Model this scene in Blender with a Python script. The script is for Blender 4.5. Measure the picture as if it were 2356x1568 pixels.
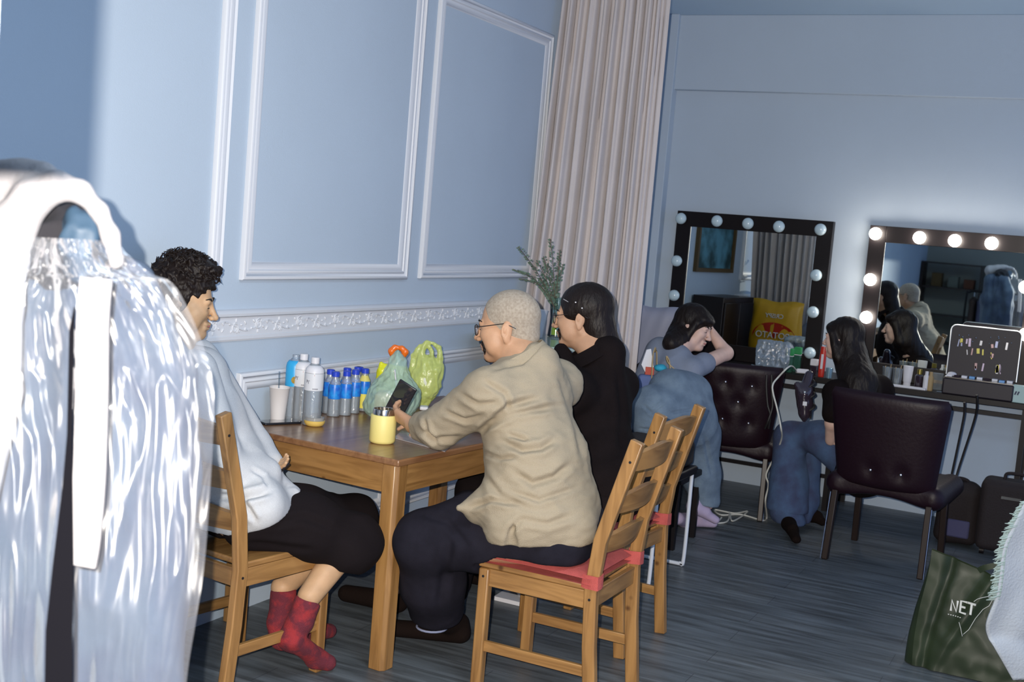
import bpy, bmesh, math, random
import numpy as np
from math import sin, cos, pi, radians, sqrt
from mathutils import Vector, Matrix, noise

for o in list(bpy.data.objects):
    bpy.data.objects.remove(o, do_unlink=True)
scene = bpy.context.scene
COL = scene.collection
random.seed(7); RNG = np.random.RandomState(7)

# ------------------------------------------------------------------ camera
PW, PH, FPX = 2356, 1568, 2779.2
YAW, PIT, ROL, CZ = radians(26.06), radians(-5.4), radians(4.8255), 1.57
FWD = np.array([cos(PIT)*cos(YAW), cos(PIT)*sin(YAW), sin(PIT)])
_r = np.array([sin(YAW), -cos(YAW), 0.]); _u = np.cross(_r, FWD)
RGT = cos(ROL)*_r + sin(ROL)*_u
UPV = -sin(ROL)*_r + cos(ROL)*_u
EYE = np.array([0., 0., CZ])
camd = bpy.data.cameras.new('camera'); cam = bpy.data.objects.new('camera', camd); COL.objects.link(cam)
camd.sensor_width = 36; camd.lens = FPX/PW*36; camd.clip_start = .05; camd.clip_end = 60
cam.matrix_world = Matrix(((RGT[0], UPV[0], -FWD[0], 0), (RGT[1], UPV[1], -FWD[1], 0), (RGT[2], UPV[2], -FWD[2], CZ), (0, 0, 0, 1)))
camd.dof.use_dof = True; camd.dof.focus_distance = 4.3; camd.dof.aperture_fstop = 7.0
scene.camera = cam
def _ray(px, py): return (px-PW/2)/FPX*RGT - (py-PH/2)/FPX*UPV + FWD
def P(px, py, D): return EYE + _ray(px, py)*D                       # point seen at (px,py), D metres in front
def atz(px, py, z): d = _ray(px, py); return EYE + d*((z-CZ)/d[2])
def aty(px, py, y): d = _ray(px, py); return EYE + d*(y/d[1])
def atx(px, py, x): d = _ray(px, py); return EYE + d*(x/d[0])

# ------------------------------------------------------------------ light and exposure
world = bpy.data.worlds.new('world'); scene.world = world; world.use_nodes = True
world.node_tree.nodes['Background'].inputs[0].default_value = (.38, .56, 1.0, 1)
world.node_tree.nodes['Background'].inputs[1].default_value = .92
scene.view_settings.view_transform = 'Standard'; scene.view_settings.look = 'None'
scene.view_settings.gamma = 1; scene.view_settings.use_curve_mapping = False
scene.view_settings.exposure = 0.0
def area(name, loc, target, size, power, col, shape='DISK', spread=pi):
    l = bpy.data.lights.new(name, 'AREA'); l.shape = shape; l.size = size; l.energy = power; l.color = col; l.spread = spread
    o = bpy.data.objects.new(name, l); COL.objects.link(o); o.location = loc
    o.rotation_euler = (Vector(target)-Vector(loc)).to_track_quat('-Z', 'Y').to_euler(); return o
FLASH = EYE - RGT*.055 + UPV*.045
area('camera_flash', FLASH, EYE+FWD*5, .012, 208, (1.0, .92, .82))

area('ceiling_fill', (2.2, .4, 3.04), (2.2, .4, 0), 1.0, 40, (.70, .85, 1.0))  # unseen fill light, added to brighten the left wall

# ------------------------------------------------------------------ materials
MATS = {}
def mat(name, col, rough=.6, metal=0, spec=.5, trans=0, alpha=1, emit=None, es=0, bump=0, bscale=50, var=0, vscale=8,
        ior=1.45, coat=0, stretch=None, col2=None, sheen=0, bdetail=3, contrast=(.35, .65), sss=0):
    if name in MATS: return MATS[name]
    m = bpy.data.materials.new(name); m.use_nodes = True; nt = m.node_tree; N = nt.nodes; L = nt.links
    b = N['Principled BSDF']; I = b.inputs
    I['Base Color'].default_value = (*col, 1); I['Roughness'].default_value = rough; I['Metallic'].default_value = metal
    I['Specular IOR Level'].default_value = spec; I['Transmission Weight'].default_value = trans; I['Alpha'].default_value = alpha
    I['IOR'].default_value = ior; I['Coat Weight'].default_value = coat; I['Sheen Weight'].default_value = sheen
    if sss: I['Subsurface Weight'].default_value = sss; I['Subsurface Radius'].default_value = (.012, .005, .003)
    if emit: I['Emission Color'].default_value = (*emit, 1); I['Emission Strength'].default_value = es
    if bump or var or col2:
        tc = N.new('ShaderNodeTexCoord'); mp = N.new('ShaderNodeMapping'); L.new(tc.outputs['Object'], mp.inputs[0])
        if stretch: mp.inputs['Scale'].default_value = stretch
    if var or col2:
        n = N.new('ShaderNodeTexNoise'); n.inputs['Scale'].default_value = vscale; n.inputs['Detail'].default_value = 5; L.new(mp.outputs[0], n.inputs['Vector'])
        r = N.new('ShaderNodeValToRGB'); L.new(n.outputs[0], r.inputs[0])
        r.color_ramp.elements[0].position = contrast[0]; r.color_ramp.elements[1].position = contrast[1]
        c2 = col2 or tuple(max(0, c*(1-var)) for c in col)
        r.color_ramp.elements[0].color = (*c2, 1); r.color_ramp.elements[1].color = (*col, 1)
        L.new(r.outputs[0], I['Base Color'])
    if bump:
        n2 = N.new('ShaderNodeTexNoise'); n2.inputs['Scale'].default_value = bscale; n2.inputs['Detail'].default_value = bdetail
        L.new(mp.outputs[0], n2.inputs['Vector'])
        bp = N.new('ShaderNodeBump'); bp.inputs['Strength'].default_value = min(1, bump); bp.inputs['Distance'].default_value = .004*max(1, bump)
        L.new(n2.outputs[0], bp.inputs['Height']); L.new(bp.outputs[0], I['Normal'])
    MATS[name] = m; return m

def clear_mat(name, tint=(.9, .95, .98), fac=.05, rough=.08, blend=.3, body=0, bcol=(.6, .65, .7), bump=0, bscale=40):
    """thin clear film or vessel: see-through, fresnel gloss, optional faint milky body"""
    m = bpy.data.materials.new(name); m.use_nodes = True; N = m.node_tree.nodes; L = m.node_tree.links; N.clear()
    o = N.new('ShaderNodeOutputMaterial'); mx = N.new('ShaderNodeMixShader'); t = N.new('ShaderNodeBsdfTransparent'); g = N.new('ShaderNodeBsdfGlossy'); lw = N.new('ShaderNodeLayerWeight'); a = N.new('ShaderNodeMath')
    t.inputs[0].default_value = (*tint, 1); g.inputs['Roughness'].default_value = rough; lw.inputs['Blend'].default_value = blend; a.operation = 'ADD'; a.inputs[1].default_value = fac
    L.new(lw.outputs['Fresnel'], a.inputs[0]); L.new(a.outputs[0], mx.inputs[0]); L.new(t.outputs[0], mx.inputs[1]); L.new(g.outputs[0], mx.inputs[2]); last = mx
    if bump:
        tc = N.new('ShaderNodeTexCoord'); n = N.new('ShaderNodeTexNoise'); n.inputs['Scale'].default_value = bscale; n.inputs['Detail'].default_value = 3; L.new(tc.outputs['Object'], n.inputs['Vector'])
        bp = N.new('ShaderNodeBump'); bp.inputs['Strength'].default_value = 1; bp.inputs['Distance'].default_value = .004*bump; L.new(n.outputs[0], bp.inputs['Height']); L.new(bp.outputs[0], g.inputs['Normal']); L.new(bp.outputs[0], lw.inputs['Normal'])
    if body:
        d = N.new('ShaderNodeBsdfDiffuse'); d.inputs[0].default_value = (*bcol, 1); m2 = N.new('ShaderNodeMixShader'); m2.inputs[0].default_value = body; L.new(mx.outputs[0], m2.inputs[1]); L.new(d.outputs[0], m2.inputs[2]); last = m2
    L.new(last.outputs[0], o.inputs[0]); MATS[name] = m; return m

# ------------------------------------------------------------------ object helpers
def tag(o, label=None, cat=None, group=None, kind=None):
    if label: o['label'] = label
    if cat: o['category'] = cat
    if group: o['group'] = group
    if kind: o['kind'] = kind
    return o
def thing(name, label, cat, loc=(0, 0, 0), rz=0, group=None):
    o = bpy.data.objects.new(name, None); COL.objects.link(o); o.location = loc; o.rotation_euler = (0, 0, rz)
    o.empty_display_size = .05
    return tag(o, label, cat, group)
def link_mesh(name, verts, faces, m, parent=None, smooth=35, bevel=0, seg=2, sub=0, world_coords=False):
    me = bpy.data.meshes.new(name); me.from_pydata([tuple(v) for v in verts], [], [tuple(f) for f in faces]); me.validate()
    if smooth is not None:
        me.shade_smooth()
        if smooth < 180: me.set_sharp_from_angle(angle=radians(smooth))
    for mm in (m if isinstance(m, (list, tuple)) else [m]):
        if mm: me.materials.append(mm)
    o = bpy.data.objects.new(name, me); COL.objects.link(o)
    if parent:
        o.parent = parent
        if world_coords:
            mw = Matrix.LocRotScale(parent.location, parent.rotation_euler, None)
            pp = parent.parent
            while pp: mw = Matrix.LocRotScale(pp.location, pp.rotation_euler, None) @ mw; pp = pp.parent
            me.transform(mw.inverted())
    if bevel:
        bm = o.modifiers.new('bevel', 'BEVEL'); bm.width = bevel; bm.segments = seg; bm.limit_method = 'ANGLE'; bm.angle_limit = radians(40)
    if sub:
        s = o.modifiers.new('sub', 'SUBSURF'); s.levels = s.render_levels = sub
    return o
def frame_from(d, up=(0, 0, 1)):
    d = np.array(d, float); d /= np.linalg.norm(d); u = np.array(up, float)
    if abs(d@u) > .97: u = np.array([1., 0, 0])
    x = np.cross(u, d); x /= np.linalg.norm(x); y = np.cross(d, x); return x, y, d
class MB:
    def __init__(s): s.v = []; s.f = []
    def add(s, v, f):
        n = len(s.v); s.v += [tuple(map(float, p)) for p in v]; s.f += [tuple(i+n for i in q) for q in f]; return s
    def box(s, c, size, M=None, taper=1):
        x, y, z = [t/2 for t in size]; c = np.array(c, float)
        v = [np.array([a*x*(taper if d > 0 else 1), b*y*(taper if d > 0 else 1), d*z]) for d in (-1, 1) for b in (-1, 1) for a in (-1, 1)]
        if M is not None: v = [np.array(M)@p for p in v]
        return s.add([p+c for p in v], [(0, 2, 3, 1), (4, 5, 7, 6), (0, 1, 5, 4), (2, 6, 7, 3), (0, 4, 6, 2), (1, 3, 7, 5)])
    def bb(s, lo, hi): return s.box([(a+b)/2 for a, b in zip(lo, hi)], [b-a for a, b in zip(lo, hi)])
    def beam(s, a, b, w, t, up=(0, 0, 1)):            # rectangular bar from a to b, w across, t along up
        a, b = np.array(a, float), np.array(b, float); x, y, d = frame_from(b-a, up)
        v = [p+x*i*w/2+y*j*t/2 for p in (a, b) for j in (-1, 1) for i in (-1, 1)]
        return s.add(v, [(0, 2, 3, 1), (4, 5, 7, 6), (0, 1, 5, 4), (2, 6, 7, 3), (0, 4, 6, 2), (1, 3, 7, 5)])
    def path(s, pts, w, t, up=(0, 0, 1)):             # swept rectangle with mitred joints
        pts = [np.array(p, float) for p in pts]; v = []; n = len(pts)
        for i, p in enumerate(pts):
            d = pts[min(i+1, n-1)]-pts[max(i-1, 0)]; x, y, _ = frame_from(d, up)
            v += [p-x*w/2-y*t/2, p+x*w/2-y*t/2, p+x*w/2+y*t/2, p-x*w/2+y*t/2]
        f = [(0, 1, 2, 3), tuple(4*(n-1)+k for k in (3, 2, 1, 0))]
        for i in range(n-1): f += [(4*i+k, 4*(i+1)+k, 4*(i+1)+(k+1) % 4, 4*i+(k+1) % 4) for k in range(4)]
        return s.add(v, f)
    def tube(s, pts, r, n=8, cap=True):
        pts = [np.array(p, float) for p in pts]; k = len(pts); rr = r if hasattr(r, '__len__') else [r]*k
        x0 = None; v = []
        for i, p in enumerate(pts):
            d = pts[min(i+1, k-1)]-pts[max(i-1, 0)]; d = d/(np.linalg.norm(d)+1e-9)
            if x0 is None: x0, y0, _ = frame_from(d)
            x = x0-d*(x0@d); x /= np.linalg.norm(x); x0 = x; y = np.cross(d, x)
            v += [p+(x*cos(2*pi*j/n)+y*sin(2*pi*j/n))*rr[i] for j in range(n)]
        f = [(i*n+j, i*n+(j+1) % n, (i+1)*n+(j+1) % n, (i+1)*n+j) for i in range(k-1) for j in range(n)]
        if cap: f += [tuple(range(n))[::-1], tuple((k-1)*n+j for j in range(n))]
        return s.add(v, f)
    def lathe(s, prof, c=(0, 0, 0), n=24, M=None, a0=0, a1=2*pi, sx=1, sy=1):   # prof: (radius, z)
        c = np.array(c, float); full = abs(a1-a0-2*pi) < 1e-6; m = n if full else n+1; v = []
        for r, z in prof:
            for j in range(m):
                a = a0+(a1-a0)*j/n; p = np.array([r*cos(a)*sx, r*sin(a)*sy, z])
                v.append((np.array(M)@p if M is not None else p)+c)
        f = []
        for i in range(len(prof)-1):
            for j in range(n if full else n):
                k = (j+1) % m; f.append((i*m+j, i*m+k, (i+1)*m+k, (i+1)*m+j))
        if full:
            if prof[0][0] > 1e-5: f.append(tuple(range(m))[::-1])
            if prof[-1][0] > 1e-5: f.append(tuple((len(prof)-1)*m+j for j in range(m)))
        return s.add(v, f)
    def ball(s, c, r, n=10, M=None):
        r = r if hasattr(r, '__len__') else (r, r, r); c = np.array(c, float); v = []; k = n//2+1
        for i in range(1, k):
            t = pi*i/k
            for j in range(n):
                p = np.array([r[0]*sin(t)*cos(2*pi*j/n), r[1]*sin(t)*sin(2*pi*j/n), r[2]*cos(t)]); v.append((np.array(M)@p if M is not None else p)+c)
        e1 = np.array([0, 0, r[2]]); e2 = -e1
        if M is not None: e1 = np.array(M)@e1; e2 = np.array(M)@e2
        v += [e1+c, e2+c]; a = len(v)-2; f = [(i*n+j, (i+1)*n+j, (i+1)*n+(j+1) % n, i*n+(j+1) % n) for i in range(k-2) for j in range(n)]
        f += [(a, j, (j+1) % n) for j in range(n)]+[(a+1, (k-2)*n+(j+1) % n, (k-2)*n+j) for j in range(n)]
        return s.add(v, f)
    def prism(s, poly, z0, z1, M=None, c=(0, 0, 0)):
        n = len(poly); c = np.array(c, float); v = [np.array([x, y, z]) for z in (z0, z1) for x, y in poly]
        if M is not None: v = [np.array(M)@p for p in v]
        return s.add([p+c for p in v], [tuple(range(n))[::-1], tuple(range(n, 2*n))]+[(i, (i+1) % n, n+(i+1) % n, n+i) for i in range(n)])
    def grid(s, fn, nu, nv, thick=0):
        v = [np.array(fn(i/nu, j/nv), float) for j in range(nv+1) for i in range(nu+1)]; w = nu+1
        f = [(j*w+i, j*w+i+1, (j+1)*w+i+1, (j+1)*w+i) for j in range(nv) for i in range(nu)]
        if not thick: return s.add(v, f)
        A = np.array(v).reshape(nv+1, nu+1, 3); du = np.gradient(A, axis=1); dv = np.gradient(A, axis=0)
        N = np.cross(du, dv); N /= (np.linalg.norm(N, axis=2, keepdims=True)+1e-12)
        B = (A-N*thick).reshape(-1, 3); k = len(v)
        f += [tuple(i+k for i in q)[::-1] for q in f[:]]
        for i in range(nu): f += [(i+1, i, k+i, k+i+1), (nv*w+i, nv*w+i+1, k+nv*w+i+1, k+nv*w+i)]
        for j in range(nv): f += [(j*w, (j+1)*w, k+(j+1)*w, k+j*w), ((j+1)*w+nu, j*w+nu, k+j*w+nu, k+(j+1)*w+nu)]
        return s.add(v+list(B), f)
    def build(s, name, m, parent=None, **kw): return link_mesh(name, s.v, s.f, m, parent, **kw)
def rot(ax, a):
    c, s_ = cos(a), sin(a)
    return np.array({'x': [[1, 0, 0], [0, c, -s_], [0, s_, c]], 'y': [[c, 0, s_], [0, 1, 0], [-s_, 0, c]], 'z': [[c, -s_, 0], [s_, c, 0], [0, 0, 1]]}[ax])
def struct(name, mb, m, label=None, **kw):
    o = mb.build(name, m, **kw); o['kind'] = 'structure'
    if label: o['label'] = label
    return o
def copy_tree(o, parent=None):
    c = o.copy(); COL.objects.link(c)
    if parent is not None: c.parent = parent
    for ch in list(o.children): copy_tree(ch, c)
    return c
def text_mesh(name, body, size, m, parent, M, ext=.0004, align='CENTER'):
    cu = bpy.data.curves.new(name, 'FONT'); cu.body = body; cu.size = size; cu.extrude = ext; cu.align_x = align; cu.align_y = 'CENTER'
    t = bpy.data.objects.new(name+'_src', cu); COL.objects.link(t)
    dg = bpy.context.evaluated_depsgraph_get(); me = bpy.data.meshes.new_from_object(t.evaluated_get(dg))
    bpy.data.objects.remove(t, do_unlink=True)
    o = bpy.data.objects.new(name, me); COL.objects.link(o); me.materials.append(m); me.transform(M)
    if parent: o.parent = parent
    return o
def bez(pts, n=8):                                    # smooth Catmull-Rom through points
    p = [np.array(q, float) for q in pts]; p = [2*p[0]-p[1]]+p+[2*p[-1]-p[-2]]; out = []
    for i in range(1, len(p)-2):
        for k in range(n):
            t = k/n; out.append(.5*((2*p[i])+(-p[i-1]+p[i+1])*t+(2*p[i-1]-5*p[i]+4*p[i+1]-p[i+2])*t*t+(-p[i-1]+3*p[i]-3*p[i+1]+p[i+2])*t**3))
    return out+[p[-2]]

# ------------------------------------------------------------------ smooth solid modeller (blended primitives -> one surface)
class Sdf:
    def __init__(s, h=.006, k=.02): s.h = h; s.k = k; s.pr = []; s.O = np.zeros(3); s.R = np.eye(3); s.S = 1.
    def frame(s, O=(0, 0, 0), R=None, S=1.): s.O = np.array(O, float); s.R = np.eye(3) if R is None else np.array(R, float); s.S = S; return s
    def w(s, p): return s.O + s.R@(np.array(p, float)*s.S)
    def cap(s, a, ra, b, rb, k=None, sq=None, sub=False):      # tapered capsule; sq=(axis, scale) squashes across an axis
        s.pr.append(('c', s.w(a), ra*s.S, s.w(b), rb*s.S, s.k if k is None else k, None if sq is None else (s.R@np.array(sq[0], float), sq[1]), sub)); return s
    def chain(s, pts, k=None, sq=None):                 # [(p, r), ...]
        for (a, ra), (b, rb) in zip(pts[:-1], pts[1:]): s.cap(a, ra, b, rb, k, sq)
        return s
    def ell(s, c, r, R=None, k=None, sub=False):
        s.pr.append(('e', s.w(c), np.array(r, float)*s.S, s.R@(np.eye(3) if R is None else np.array(R, float)), s.k if k is None else k, sub)); return s
    def box(s, c, half, rnd=.01, R=None, k=None, sub=False):
        s.pr.append(('b', s.w(c), np.array(half, float)*s.S, rnd, s.R@(np.eye(3) if R is None else np.array(R, float)), s.k if k is None else k, sub)); return s
    def clip(s, p, n, k=.002): s.pr.append(('p', s.w(p), s.R@(np.array(n, float)/np.linalg.norm(n)), k)); return s
    def mesh(s, smooth=1):
        los, his = [], []
        for q in s.pr:
            if q[0] == 'c' and not q[7]:
                for p, r in ((q[1], q[2]), (q[3], q[4])): los.append(p-r); his.append(p+r)
            if q[0] == 'e' and not q[5]: los.append(q[1]-max(q[2])); his.append(q[1]+max(q[2]))
            if q[0] == 'b' and not q[6]: rr = np.linalg.norm(q[2]); los.append(q[1]-rr); his.append(q[1]+rr)
        lo = np.min(los, 0)-.02-2*s.h; hi = np.max(his, 0)+.02+2*s.h
        n = np.ceil((hi-lo)/s.h).astype(int)+1
        ax = [lo[i]+np.arange(n[i])*s.h for i in range(3)]
        F = np.full(tuple(n), .05)
        for q in s.pr:
            if q[0] == 'p':
                d = ((ax[0][:, None, None]-q[1][0])*q[2][0]+(ax[1][None, :, None]-q[1][1])*q[2][1]+(ax[2][None, None, :]-q[1][2])*q[2][2])
                hh = np.clip(.5-.5*(F-(d))/q[3], 0, 1) if 0 else None
                F = np.maximum(F, d); continue
            m = .06
            if q[0] == 'c': a = np.minimum(q[1]-q[2], q[3]-q[4]); b = np.maximum(q[1]+q[2], q[3]+q[4]); k = q[5]; sub = q[7]
            elif q[0] == 'e': a = q[1]-max(q[2]); b = q[1]+max(q[2]); k = q[4]; sub = q[5]
            else: rr = np.linalg.norm(q[2]); a = q[1]-rr; b = q[1]+rr; k = q[5]; sub = q[6]
            i0 = np.maximum(0, np.floor((a-m-lo)/s.h).astype(int)); i1 = np.minimum(n, np.ceil((b+m-lo)/s.h).astype(int)+1)
            if np.any(i1 <= i0): continue
            sl = tuple(slice(i0[i], i1[i]) for i in range(3))
            X = np.stack(np.meshgrid(*[ax[i][sl[i]] for i in range(3)], indexing='ij'), -1)
            if q[0] == 'c':
                A, ra, B, rb = q[1:5]
                if q[6] is not None:
                    nn, sc = q[6]; nn = nn/np.linalg.norm(nn); f_ = 1/sc-1
                    X = X+((X-A)@nn)[..., None]*nn*f_; B = B+((B-A)@nn)*nn*f_
                ab = B-A; t = np.clip(((X-A)@ab)/max(ab@ab, 1e-9), 0, 1); d = np.linalg.norm(X-(A+t[..., None]*ab), axis=-1)-(ra+(rb-ra)*t)
                if q[6] is not None: d = d*min(1, max(q[6][1], .6))
            elif q[0] == 'e':
                Y = (X-q[1])@q[3]; k0 = np.linalg.norm(Y/q[2], axis=-1); k1 = np.linalg.norm(Y/(q[2]**2), axis=-1)+1e-9; d = k0*(k0-1)/k1
            else:
                Y = np.abs((X-q[1])@q[4])-(q[2]-q[3]); d = np.linalg.norm(np.maximum(Y, 0), axis=-1)+np.minimum(Y.max(-1), 0)-q[3]
            G = F[sl]
            if sub:
                hh = np.clip(.5-.5*(G+d)/k, 0, 1); F[sl] = G+(-d-G)*hh+k*hh*(1-hh)
            else:
                hh = np.clip(.5+.5*(G-d)/k, 0, 1); F[sl] = G+(d-G)*hh-k*hh*(1-hh)
        # surface nets
        ins = F < 0; c = ins[:-1, :-1, :-1]; anyi = np.zeros_like(c); alli = np.ones_like(c)
        sh = lambda A, i, j, k_: A[i:A.shape[0]-1+i, j:A.shape[1]-1+j, k_:A.shape[2]-1+k_]
        for i in (0, 1):
            for j in (0, 1):
                for k_ in (0, 1): t = sh(ins, i, j, k_); anyi |= t; alli &= t
        cell = np.argwhere(anyi & ~alli); idx = -np.ones(c.shape, int); idx[tuple(cell.T)] = np.arange(len(cell))
        acc = np.zeros((len(cell), 3)); cnt = np.zeros(len(cell))
        cor = [(i, j, k_) for i in (0, 1) for j in (0, 1) for k_ in (0, 1)]
        val = {q: F[cell[:, 0]+q[0], cell[:, 1]+q[1], cell[:, 2]+q[2]] for q in cor}
        for q in cor:
            for a_ in range(3):
                if q[a_] == 0:
                    q2 = list(q); q2[a_] = 1; q2 = tuple(q2); v0, v1 = val[q], val[q2]; mk = (v0 < 0) != (v1 < 0)
                    t = np.where(mk, v0/(v0-v1+1e-12), 0); p = np.repeat(np.array(q, float)[None], len(cell), 0); p[:, a_] += t
                    acc += p*mk[:, None]; cnt += mk
        V = lo+(cell+acc/cnt[:, None])*s.h
        faces = []
        for a_ in range(3):
            b_, c_ = (a_+1) % 3, (a_+2) % 3
            s0 = [slice(None)]*3; s1 = [slice(None)]*3; s0[a_] = slice(0, -1); s1[a_] = slice(1, None)
            e0, e1 = ins[tuple(s0)], ins[tuple(s1)]
            E_ = np.argwhere(e0 != e1); E_ = E_[(E_[:, b_] > 0) & (E_[:, c_] > 0) & (E_[:, b_] < ins.shape[b_]-1) & (E_[:, c_] < ins.shape[c_]-1)]
            fl = e0[tuple(E_.T)]
            def at(db, dc): T = E_.copy(); T[:, b_] += db; T[:, c_] += dc; return idx[tuple(T.T)]
            Q = np.stack([at(-1, -1), at(0, -1), at(0, 0), at(-1, 0)], 1); Q[~fl] = Q[~fl][:, ::-1]; faces.append(Q)
        Fc = np.concatenate(faces); Fc = Fc[(Fc >= 0).all(1)]
        for _ in range(smooth):
            S_ = np.zeros_like(V); C_ = np.zeros(len(V))
            for a_, b_ in ((0, 1), (1, 2), (2, 3), (3, 0)):
                np.add.at(S_, Fc[:, a_], V[Fc[:, b_]]); np.add.at(S_, Fc[:, b_], V[Fc[:, a_]]); np.add.at(C_, Fc[:, a_], 1); np.add.at(C_, Fc[:, b_], 1)
            V = V*.5+.5*S_/np.maximum(C_, 1)[:, None]
        return V, Fc
def normals(V, Fc):
    n = np.cross(V[Fc[:, 2]]-V[Fc[:, 0]], V[Fc[:, 3]]-V[Fc[:, 1]]); N = np.zeros_like(V)
    for i in range(4): np.add.at(N, Fc[:, i], n)
    return N/(np.linalg.norm(N, axis=1, keepdims=True)+1e-12)
def vnoise(V, sc, seed=0):
    return np.array([noise.noise(Vector((float(p[0])*sc[0]+seed, float(p[1])*sc[1], float(p[2])*sc[2]))) for p in V])
def fold(V, Fc, creases=(), amp=0, sc=(6, 6, 3), seed=0, amp2=0, sc2=(20, 20, 12)):
    N = normals(V, Fc); D = np.zeros(len(V))
    if amp: n = vnoise(V, sc, seed); D += amp*(1-2*np.abs(n)*1.6)
    if amp2: D += amp2*vnoise(V, sc2, seed+9)
    if len(creases):                                   # valleys (a<0) along lines traced on the camera side of the cloth
        def prj(Q): q = np.asarray(Q)-EYE; w_ = q@FWD; return np.stack([q@RGT/w_, q@UPV/w_], -1), w_
        U, W_ = prj(V); face = np.clip(-(N@FWD)*2.5, 0, 1)
    for pts, a, w in creases:
        q, w_ = prj(np.array(pts)); best = np.full(len(V), 9.); ww = w/w_.mean(); tt = np.zeros(len(V)); m_ = len(q)-1
        for i_, (p0, p1) in enumerate(zip(q[:-1], q[1:])):
            ab = p1-p0; t = np.clip(((U-p0)@ab)/(ab@ab), 0, 1); d_ = np.linalg.norm(U-(p0+t[:, None]*ab), axis=1); k_ = d_ < best; best[k_] = d_[k_]; tt[k_] = ((i_+t)/m_)[k_]
        e_ = np.clip(np.minimum(tt, 1-tt)*5+.15, 0, 1)
        D += (a*np.exp(-(best/ww)**2)-.6*a*np.exp(-((best-1.9*ww)/(1.1*ww))**2))*face*e_
    return V+N*D[:, None]
def solid(name, sdf, m, parent=None, smooth=1, creases=(), amp=0, sc=(6, 6, 3), seed=0, amp2=0, sc2=(20, 20, 12), extra=None):
    V, Fc = sdf.mesh(smooth)
    if len(creases) or amp or amp2: V = fold(V, Fc, creases, amp, sc, seed, amp2, sc2)
    if extra:
        for v2, f2 in extra: Fc = [tuple(q) for q in Fc]+[tuple(i+len(V) for i in q) for q in f2]; V = np.concatenate([V, v2])
    return link_mesh(name, V, Fc, m, parent, smooth=180, world_coords=True)
# ------------------------------------------------------------------ room
YL, XB, ZC = 2.88, 7.85, 3.06
M_wall = mat('wall_paint', (.435, .515, .605), .85, bump=.15, bscale=220, var=.04, vscale=1.5)
M_trim = mat('trim_paint', (.60, .62, .66), .5)
M_ceil = mat('ceiling_paint', (.46, .60, .74), .9)
def floor_mat():
    m = bpy.data.materials.new('floor_planks'); m.use_nodes = True; N = m.node_tree.nodes; L = m.node_tree.links; b = N['Principled BSDF']
    tc = N.new('ShaderNodeTexCoord'); mp = N.new('ShaderNodeMapping'); L.new(tc.outputs['Object'], mp.inputs[0]); mp.inputs['Rotation'].default_value = (0, 0, pi/2)
    br = N.new('ShaderNodeTexBrick'); br.inputs['Scale'].default_value = 1; br.inputs['Brick Width'].default_value = 1.2; br.inputs['Row Height'].default_value = .15
    br.inputs['Mortar Size'].default_value = .0015; br.inputs['Color1'].default_value = (.094, .106, .114, 1); br.inputs['Color2'].default_value = (.112, .124, .130, 1)
    br.inputs['Mortar'].default_value = (.05, .052, .06, 1); L.new(mp.outputs[0], br.inputs[0])
    mp2 = N.new('ShaderNodeMapping'); mp2.inputs['Scale'].default_value = (22, 2.0, 1); L.new(tc.outputs['Object'], mp2.inputs[0])
    n = N.new('ShaderNodeTexNoise'); n.inputs['Scale'].default_value = 1.3; n.inputs['Detail'].default_value = 6; L.new(mp2.outputs[0], n.inputs['Vector'])
    r = N.new('ShaderNodeValToRGB'); r.color_ramp.elements[0].position = .35; r.color_ramp.elements[1].position = .7
    r.color_ramp.elements[0].color = (.5, .5, .5, 1); r.color_ramp.elements[1].color = (1.5, 1.55, 1.6, 1); L.new(n.outputs[0], r.inputs[0])
    mx = N.new('ShaderNodeMix'); mx.data_type = 'RGBA'; mx.blend_type = 'MULTIPLY'; mx.inputs[0].default_value = .9
    L.new(br.outputs[0], mx.inputs[6]); L.new(r.outputs[0], mx.inputs[7]); L.new(mx.outputs[2], b.inputs['Base Color'])
    b.inputs['Roughness'].default_value = .42
    bp = N.new('ShaderNodeBump'); bp.inputs['Strength'].default_value = .25; bp.inputs['Distance'].default_value = .002; L.new(n.outputs[0], bp.inputs['Height']); L.new(bp.outputs[0], b.inputs['Normal'])
    return m
struct('floor', MB().bb((-3.2, -2.5, -.1), (XB+.1, YL+.1, 0)), floor_mat(), 'dark grey blue wood plank floor')
struct('ceiling', MB().bb((-3.2, -2.5, ZC), (XB+.1, YL+.1, ZC+.1)), M_ceil, 'pale blue ceiling')
struct('wall_left', MB().bb((-3.2, YL, 0), (XB+.1, YL+.1, ZC)), M_wall, 'blue wall with white moulding panels beside the dining table')
struct('wall_back', MB().bb((XB, -2.5, 0), (XB+.1, YL, ZC)), M_wall, 'blue wall behind the lighted mirrors')
struct('wall_rear', MB().bb((-3.3, -2.5, 0), (-3.2, YL, ZC)), mat('rear_paint', (.30, .31, .27), .9), 'grey green wall seen only in the right mirror')
struct('trim_1', MB().bb((XB-.055, -2.5, 2.57), (XB, YL-.11, ZC)), M_wall, 'blue boxed beam along the top of the back wall', bevel=.004)
struct('trim_2', MB().bb((XB-.09, YL-.115, 0), (XB, YL, ZC)), M_wall, 'narrow blue corner pilaster beside the curtain', bevel=.004)
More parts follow.
